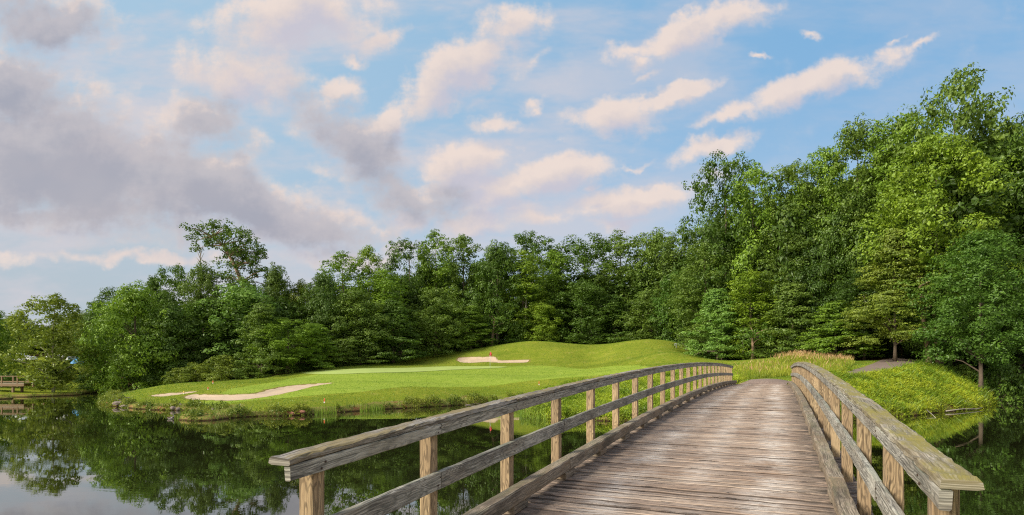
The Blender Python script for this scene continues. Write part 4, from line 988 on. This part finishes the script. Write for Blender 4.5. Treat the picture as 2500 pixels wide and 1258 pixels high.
# leafy weeds on the two banks by the bridge
def weeds(name, poly, n, box, col, hh, seed, label, exclude=None):
    r = np.random.default_rng(seed); X, Y, Z, D = scatter(n, *box, r)
    uu = X*SA+Y*CA; vv = X*CA-Y*SA
    k = in_px(poly, X, Y, Z) & (D > -.05) & ~((uu < 37.6) & (vv > -2.75) & (vv < .9)) & ~inside(ribbon(pc, 1.8), X, Y) & ~inside(ribbon(pg, [.8,1.4,2.4,2.8,3,2.6,2.6]), X, Y)
    X, Y, Z, D = X[k], Y[k], Z[k], D[k]; m = len(X)
    lump = np.clip(.5+.3*np.sin(X*1.9+1.7*np.sin(Y*1.4))*np.cos(Y*2.2+X*.6)+.3*np.sin(X*.7+Y*1.1)*np.sin(Y*.8-X*.9+1)+.15*np.sin(X*5.1+3*np.sin(Y*4.3)), 0, 1); thin = r.random(m) < np.clip(.25+1.1*lump, 0, 1); X, Y, Z, lump = X[thin], Y[thin], Z[thin], lump[thin]; m = len(X); edge = r.uniform(.3, 1.2, m)*r.uniform(.6, 1.2, m); hv = hh*(.2+.8*lump)*edge
    P0 = np.stack([X, Y, Z], -1); Lb = 4; Vs = []
    for j in range(Lb):
        t = (j+1)/Lb; c = P0+np.stack([r.normal(0, .07, m), r.normal(0, .07, m), hv*t], -1)
        N = unit(np.stack([r.normal(0, .55, m), r.normal(0, .55, m)-.15, np.ones(m)*.8], -1)); tt = unit(np.cross(N, r.normal(size=(m, 3)))); bb = np.cross(N, tt); s = r.uniform(.04, .10, (m, 1))
        Vs.append(np.stack([c-tt*s, c-bb*s*.4, c+tt*s, c+bb*s*.4], 1).reshape(-1, 3))
    sp = r.random(m) < .9; Vb, _ = blades(P0[sp], hv[sp]*1.1+.1, r.uniform(.015, .035, sp.sum()), r, .5); Vs.append(Vb)
    V = np.concatenate(Vs); o = obj(name, mesh_np(name, V, np.arange(len(V)).reshape(-1, 4)), M['weed']); o.color = (*col, 1); tag(o, label, 'weeds', kind='stuff')
weeds('bank_weeds', [(1990,935),(2035,908),(2100,905),(2140,908),(2200,895),(2280,893),(2350,925),(2440,955),(2440,995),(2300,1010),(2200,1022),(2060,1035),(2040,960)], 150000, (15, 48, 31, 60), (1.25, 1.2, .6), .34, 31, 'lush bright weeds and ferns on the bank right of the bridge')
weeds('tall_bank_plants', [(2035,903),(2100,898),(2140,900),(2200,892),(2280,890),(2350,922),(2440,955),(2440,990),(2300,1005),(2200,1017),(2060,1030),(2040,960)], 9000, (15, 48, 31, 60), (.75, .95, .6), .75, 41, 'taller feathery plants standing out of the weeds on the right bank')
weeds('shore_weeds', [(1285,990),(1330,955),(1450,925),(1600,905),(1800,900),(1800,1045),(1300,1030)], 110000, (-2, 18, 30, 56), (1.1, 1.15, .65), .5, 32, 'leafy weeds along the shore left of the bridge')
def shore_weed_patches():
    r = np.random.default_rng(55); X, Y, Z, D = scatter(150000, -45, 16, 32, 60, r)
    cl = np.sin(X*.9+2*np.sin(Y*.6))*np.cos(Y*.8+np.sin(X*.5)*2)+.5*np.sin(X*3.1+Y)
    k = (D > -.1) & (D < .3+1.5*np.clip(cl, 0, 1)) & (cl > -.2); X, Y, Z, cl = X[k], Y[k], Z[k], cl[k]; m = len(X)
    P0 = np.stack([X, Y, Z], -1); hv = (.10+.38*np.clip(cl, 0, 1))*r.uniform(.4, 1.2, m); Vs = []
    for j in range(5):
        c = P0+np.stack([r.normal(0, .06, m), r.normal(0, .06, m), hv*(j+1)/5], -1); N = unit(np.stack([r.normal(0, .6, m), r.normal(0, .6, m)-.2, np.ones(m)*.8], -1)); tt = unit(np.cross(N, r.normal(size=(m, 3)))); bb = np.cross(N, tt); q = r.uniform(.04, .10, (m, 1))
        Vs.append(np.stack([c-tt*q, c-bb*q*.4, c+tt*q, c+bb*q*.4], 1).reshape(-1, 3))
    V = np.concatenate(Vs); o = obj('shore_plants', mesh_np('shore_plants', V, np.arange(len(V)).reshape(-1, 4)), M['weed']); o.color = (.75, .72, .6, 1); tag(o, 'low leafy plants in patches along the water edge of the golf green', 'plants', kind='stuff')
    # reeds standing in the shallows
    X, Y, Z, D = scatter(60000, -20, 8, 34, 54, r); cl = np.sin(X*1.5+Y*.7)+np.sin(X*.63+2); k = (D > -.55) & (D < .15) & (cl > .75); P = np.stack([X, Y, np.maximum(Z, -.1)], -1)[k]
    V, Fq = blades(P, r.uniform(.35, .85, len(P)), r.uniform(.02, .035, len(P)), r, .12); o = obj('reeds', mesh_np('reeds', V, Fq), M['blade']); o.color = (.95, 1.15, .6, 1); tag(o, 'upright reeds in clumps along the shore of the golf green', 'reeds', kind='stuff')
shore_weed_patches()
weeds('forest_undergrowth', [(2180,885),(2280,885),(2400,905),(2500,925),(2500,965),(2420,965),(2350,930),(2270,900)], 26000, (28, 60, 44, 70), (.4, .55, .4), .5, 33, 'dark undergrowth below the trees at the right')

# ------------------------------------------------------------------ small things
# flag
fx, fy = hit(1196.5, 899); fz = H1(fx, fy)+.03; e = empty('golf_flag', (fx, fy, fz)); tag(e, 'red flag on a thin white pole standing in the putting green', 'flag')
mb = MB(); mb.tube([(0, 0, -.1), (0, 0, 2.15)], [.022, .022], 8); mb.build('pole', M['white'], e, True)
mb = MB(); fv = [(.0, 2.14), (.1, 2.08), (.2, 1.92), (.23, 1.68), (.14, 1.55), (.03, 1.5), (-.08, 1.62), (-.12, 1.8), (-.04, 2.0)]; V = []
for s_ in (-.03, .03):
    V += [(a, s_+.05*math.sin(b*9), b) for a, b in fv]
n9 = len(fv); mb.add(V, [tuple(range(n9))[::-1], tuple(range(n9, 2*n9))]+[(i, (i+1) % n9, n9+(i+1) % n9, n9+i) for i in range(n9)]); mb.build('cloth', M['red'], e)
mb = MB(); mb.tube([(0, 0, .0), (0, 0, .012)], [.054, .054], 14); mb.build('cup', M['glass'], e)
# hazard stakes
for px, py, hp, mt, lb in [(792,985,10,'orange','orange-red hazard stake on the near grass edge, the one mirrored in the pond'), (1316,941,8,'orange','red hazard stake on the grass just above the bridge cap rail'),
                           (520,937,6,'orange','red hazard stake on the skyline of the rough before the shrubs'), (508,951.5,5,'orange','small orange stake beside the upper end of the small left bunker'), (449,963,6,'yellow','pale yellow stake at the left end of the long bunker')]:
    x, y = hit(px, py); z = H1(x, y); hh = hp/F*y+.02; e = empty('hazard_stake', (x, y, z)); tag(e, lb, 'stake', 'hazard stakes around the pond')
    wd = .045; mb = MB(); mb.box((0, 0, hh/2-.05), (wd*1.6, wd*1.6, hh+.1)); mb.add([(-wd*.8, -wd*.8, hh), (wd*.8, -wd*.8, hh), (wd*.8, wd*.8, hh), (-wd*.8, wd*.8, hh), (0, 0, hh+.05)], [(0, 1, 4), (1, 2, 4), (2, 3, 4), (3, 0, 4)]); mb.build('post', M[mt], e)
    mb = MB(); mb.box((0, 0, hh*.22), (wd*1.8, wd*1.8, hh*.3)); mb.build('band', M['white'], e)
# rocks
def rock(px, py, wpx, hz, label, mat='rock', seed=0, dep=.7):
    x, y = hit(px, py); z = H1(x, y); w_ = wpx/F*y; r = np.random.default_rng(seed); import bmesh
    bm = bmesh.new(); bmesh.ops.create_icosphere(bm, subdivisions=3, radius=1.)
    ph = r.uniform(0, 6, 6)
    for v in bm.verts:
        c = v.co; k = 1+.16*math.sin(3*c.x+ph[0])*math.cos(2.6*c.y+ph[1])+.1*math.sin(6*c.z+4*c.x+ph[2])+.05*math.sin(11*c.x+9*c.y+ph[3]); k = round(k*9)/9*.5+k*.5
        v.co = Vector((c.x*k*w_/2, c.y*k*w_/2*dep, c.z*k*hz))
    me = bpy.data.meshes.new('rock'); bm.to_mesh(me); bm.free(); o = obj('rock', me, M[mat], loc=(x, y, z-.02)); o.rotation_euler = (0, 0, r.uniform(-.3, .3)); tag(o, label, 'rock', 'rocks on the pond shore')
rock(284,978,24,.16,'flat grey rock highest up on the left tip of the spit', seed=1)
rock(292,986,36,.16,'long flat grey rock lying on the left tip, middle of the stack', seed=2)
rock(304,994,24,.14,'flat grey rock touching the water at the left tip', seed=3)
rock(312,972,14,.10,'small pale stone behind the flat rocks of the tip', seed=4)
rock(422,999,14,.14,'brown boulder at the water line in the middle of the spit', seed=5)
rock(435,999,10,.11,'pinkish pale boulder right beside the brown one on the spit', seed=6)
rock(441,988,9,.1,'small brown stone above the pair of boulders', seed=7)
rock(519,1001,10,.14,'dark stone in the notch of the shore right of the boulders', seed=8)
rock(713,1010,13,.13,'red rock, left one of two set in the bank below the mirrored stake', 'redrock', 9)
rock(735,1010,20,.12,'wide red rock, right one of two set in the bank below the mirrored stake', 'redrock', 10)
# driftwood on the right bank
def stick(name, pts, r, label, cat='branch'):
    mb = MB(); P = []
    for px, py, dz in pts:
        Y = shoreY(py); P.append(((px-1250)/F*Y, Y, dz))
    mb.tube(P, [r]+[r*.7]*(len(P)-2)+[.012], 6); o = mb.build(name, M['bark_pale'], smooth=True); tag(o, label, cat, 'driftwood on the right bank')
stick('branch', [(2310,1008,.12), (2350,1004,.16), (2385,1002,.1), (2400,999,.15)], .045, 'long grey branch lying along the waterline of the right bank')
stick('branch', [(2262,1011,.28), (2275,1016,.12), (2285,1021,.0)], .03, 'thin pale branch dipping into the water from the right bank')
stick('branch', [(2452,972,.2), (2480,973,.15), (2505,978,.02)], .05, 'pale dead branch on the shaded shore at the right edge')
stick('branch', [(1137,990,.03), (1160,988,.06), (1185,989,.03)], .03, 'thin pale stick floating by the reeds behind the rail')
# duck
Yd = shoreY(1023.5); dk = empty('duck', ((417-1250)/F*Yd, Yd, .0), 0); tag(dk, 'mallard swimming just off the grassy spit', 'duck')
def ellips(name, mat, parts, parent):
    import bmesh
    bm = bmesh.new()
    for c, r_, ry in parts:
        res = bmesh.ops.create_uvsphere(bm, u_segments=14, v_segments=9, radius=1.)
        for v in res['verts']:
            q = Vector((v.co.x*r_[0], v.co.y*r_[1], v.co.z*r_[2])); q = Vector((q.x*math.cos(ry)+q.z*math.sin(ry), q.y, -q.x*math.sin(ry)+q.z*math.cos(ry))); v.co = q+Vector(c)
    me = bpy.data.meshes.new(name); bm.to_mesh(me); bm.free(); me.polygons.foreach_set('use_smooth', [True]*len(me.polygons)); return obj(name, me, mat, parent)
M['duckb'] = simple('grey_plumage', (.26, .24, .22), .8, vary=.3, scale=30); M['duckh'] = simple('dark_green_plumage', (.01, .04, .02), .4); M['duckc'] = simple('brown_plumage', (.07, .035, .02), .7); M['bill'] = simple('bill_yellow', (.55, .42, .08), .5)
# one continuous skinned body: tail, back, breast, neck
def duckbody():
    P = [(-.23, 0, .11), (-.17, 0, .085), (-.08, 0, .06), (.03, 0, .055), (.12, 0, .075), (.155, 0, .13), (.165, 0, .19), (.175, 0, .215)]; Rr = [(.012, .01), (.05, .035), (.09, .07), (.10, .08), (.08, .07), (.045, .045), (.032, .034), (.03, .03)]
    V = []; Fs = []; n = 12
    for i, p in enumerate(P):
        t = Vector(P[min(i+1, len(P)-1)])-Vector(P[max(i-1, 0)]); t.normalize(); up = t.cross(Vector((0, 1, 0))); up = -up if up.z < 0 and abs(up.z) > .3 else up
        for k in range(n):
            a = 2*math.pi*k/n; V.append(Vector(p)+Vector((0, 1, 0))*Rr[i][0]*math.cos(a)+up*Rr[i][1]*math.sin(a))
    for i in range(len(P)-1):
        for k in range(n): Fs.append((i*n+k, i*n+(k+1) % n, (i+1)*n+(k+1) % n, (i+1)*n+k))
    Fs += [tuple(range(n)), tuple((len(P)-1)*n+k for k in range(n))[::-1]]; mb = MB(); mb.add(V, Fs); mb.build('body', M['duckb'], dk, True)
duckbody(); ellips('head', M['duckh'], [((.185, 0, .235), (.045, .035, .038), 0)], dk); ellips('bill', M['bill'], [((.24, 0, .222), (.035, .018, .009), .15)], dk); ellips('breast', M['duckc'], [((.135, 0, .10), (.055, .068, .062), .5)], dk)
for s_ in (-1, 1): ellips('wing', M['duckc'], [((-.05, s_*.082, .095), (.12, .014, .045), .12)], dk)
# little footbridge at the far left
Yb = 66.; xb = (26-1250)/F*Yb; e = empty('footbridge', (xb, Yb, 0), 0); tag(e, 'small plain wooden footbridge with open railing at the far left shore', 'bridge'); zb = EYE+(HOR-934)/F*Yb
def bb_(name, c, sz, mat='oldwood'):
    mb = MB(); mb.box(c, sz); return mb.build(name, M[mat], e)
LX = 6.4
bb_('deck', (-1, 0, zb-.12), (LX, 1.6, .14), 'curb'); 
for s_ in (-.75, .75):
    bb_('beam', (-1, s_, zb-.31), (LX, .14, .22)); bb_('top_rail', (-1, s_, zb+.72), (LX, .12, .07)); bb_('mid_rail', (-1, s_, zb+.1), (LX, .06, .09))
    for i in range(5): bb_('post', (-1-LX/2+.3+i*1.78-.26*0, s_, zb-.1+.2), (.13, .12, 1.17))
for i in (0, 1): 
    for s_ in (-.6, .6): bb_('pile', (-3.2+i*4.0, s_, (zb-.42-1.0)/2), (.2, .2, zb-.42+1.0))
# parked cars and blue tarp on the far hill
def car(px, py, Y, rz, label, mat):
    x = (px-1250)/F*Y; z = H1(x, Y); e = empty('parked_car', (x, Y, z), rz); tag(e, label, 'car', 'cars parked on the far hill')
    sec = [(-2.1, .35, .8), (-2.05, .3, 1.0), (-1.7, .28, 1.05), (-1.2, .28, 1.45), (.1, .28, 1.5), (.9, .28, 1.05), (1.9, .3, .92), (2.15, .38, .7)]; V = []; Fs = []
    for xx, lo, hi in sec:
        tw = .88 if hi < 1.2 else .68
        V += [(xx, -.88, lo), (xx, .88, lo), (xx, .9, .85 if hi > .85 else hi), (xx, tw, hi), (xx, -tw, hi), (xx, -.9, .85 if hi > .85 else hi)]
    for i in range(len(sec)-1):
        for k in range(6): Fs.append((i*6+k, i*6+(k+1) % 6, (i+1)*6+(k+1) % 6, (i+1)*6+k))
    Fs += [tuple(range(6)), tuple(len(V)-6+k for k in range(6))[::-1]]; mb = MB(); mb.add(V, Fs); mb.build('body', mat, e)
    for s_ in (-1, 1):
        mb = MB(); mb.add([(-1.25, s_*.872, .95), (.65, s_*.872, .95), (.1, s_*.735, 1.4), (-1.05, s_*.735, 1.4)], [(0, 1, 2, 3) if s_ < 0 else (3, 2, 1, 0)]); mb.build('side_window', M['glass'], e)
        for xx in (-1.35, 1.35):
            mb = MB(); mb.tube([(xx, s_*.72, .32), (xx, s_*.93, .32)], [.32, .32], 14); mb.build('wheel', M['rubber'], e)
car(50,868,97,.1,'white car parked on the far hill near the left edge tree', M['white']); car(150,862,97.5,-.15,'white car parked behind the slender pale-trunked tree', M['white'])
def tarp():
    Y = 96.; x = (189-1250)/F*Y; z = EYE+(HOR-866.5)/F*Y; z = H1(x, Y); rng = np.random.default_rng(8); V = []; Fs = []; n = 15
    hm = .95
    for i in range(n):
        for j in range(n):
            a, b_ = i/(n-1)*2-1, j/(n-1)*2-1; r_ = max(abs(a), abs(b_)); h = hm*(1-r_**2.2)*(.82+.25*math.sin(a*4+1)*math.cos(b_*3)+.1*rng.normal()); V.append((a*.75, b_*.7, max(h, -.05 if r_ > .98 else .02)))
    for i in range(n-1):
        for j in range(n-1): Fs.append((i*n+j, (i+1)*n+j, (i+1)*n+j+1, i*n+j+1))
    mb = MB(); mb.add(V, Fs); o = mb.build('tarp_heap', M['blue'], loc=(x, Y, z)); tag(o, 'bright blue tarp heaped over something on the far hill', 'tarp')
tarp()
# metal guardrail behind the right mound
Y = 79.; xa = (1646-1250)/F*Y; xb2 = (1708-1250)/F*Y; zr = EYE+(HOR-840.5)/F*Y; e = empty('guardrail', (xa, Y, zr-.75)); tag(e, 'pale metal guardrail just beyond the right shoulder of the right mound', 'guardrail')
mb = MB(); L_ = xb2-xa
for dz in (.62, .78): mb.tube([(0, 0, dz), (L_, .8, dz+.02)], [.036, .036], 8)
mb.build('rail', M['metal'], e, True)
for k in range(3):
    xx = .3+k*(L_-.6)/2; gz = H1(xa+xx, Y+.2*k)-(zr-.75); mb = MB(); mb.box((xx, .1+.3*k, (gz+.8)/2), (.09, .09, .8-gz+.1)); mb.build('post', M['metal'], e)
print('trees', len(TREES), 'objects', len(bpy.data.objects))
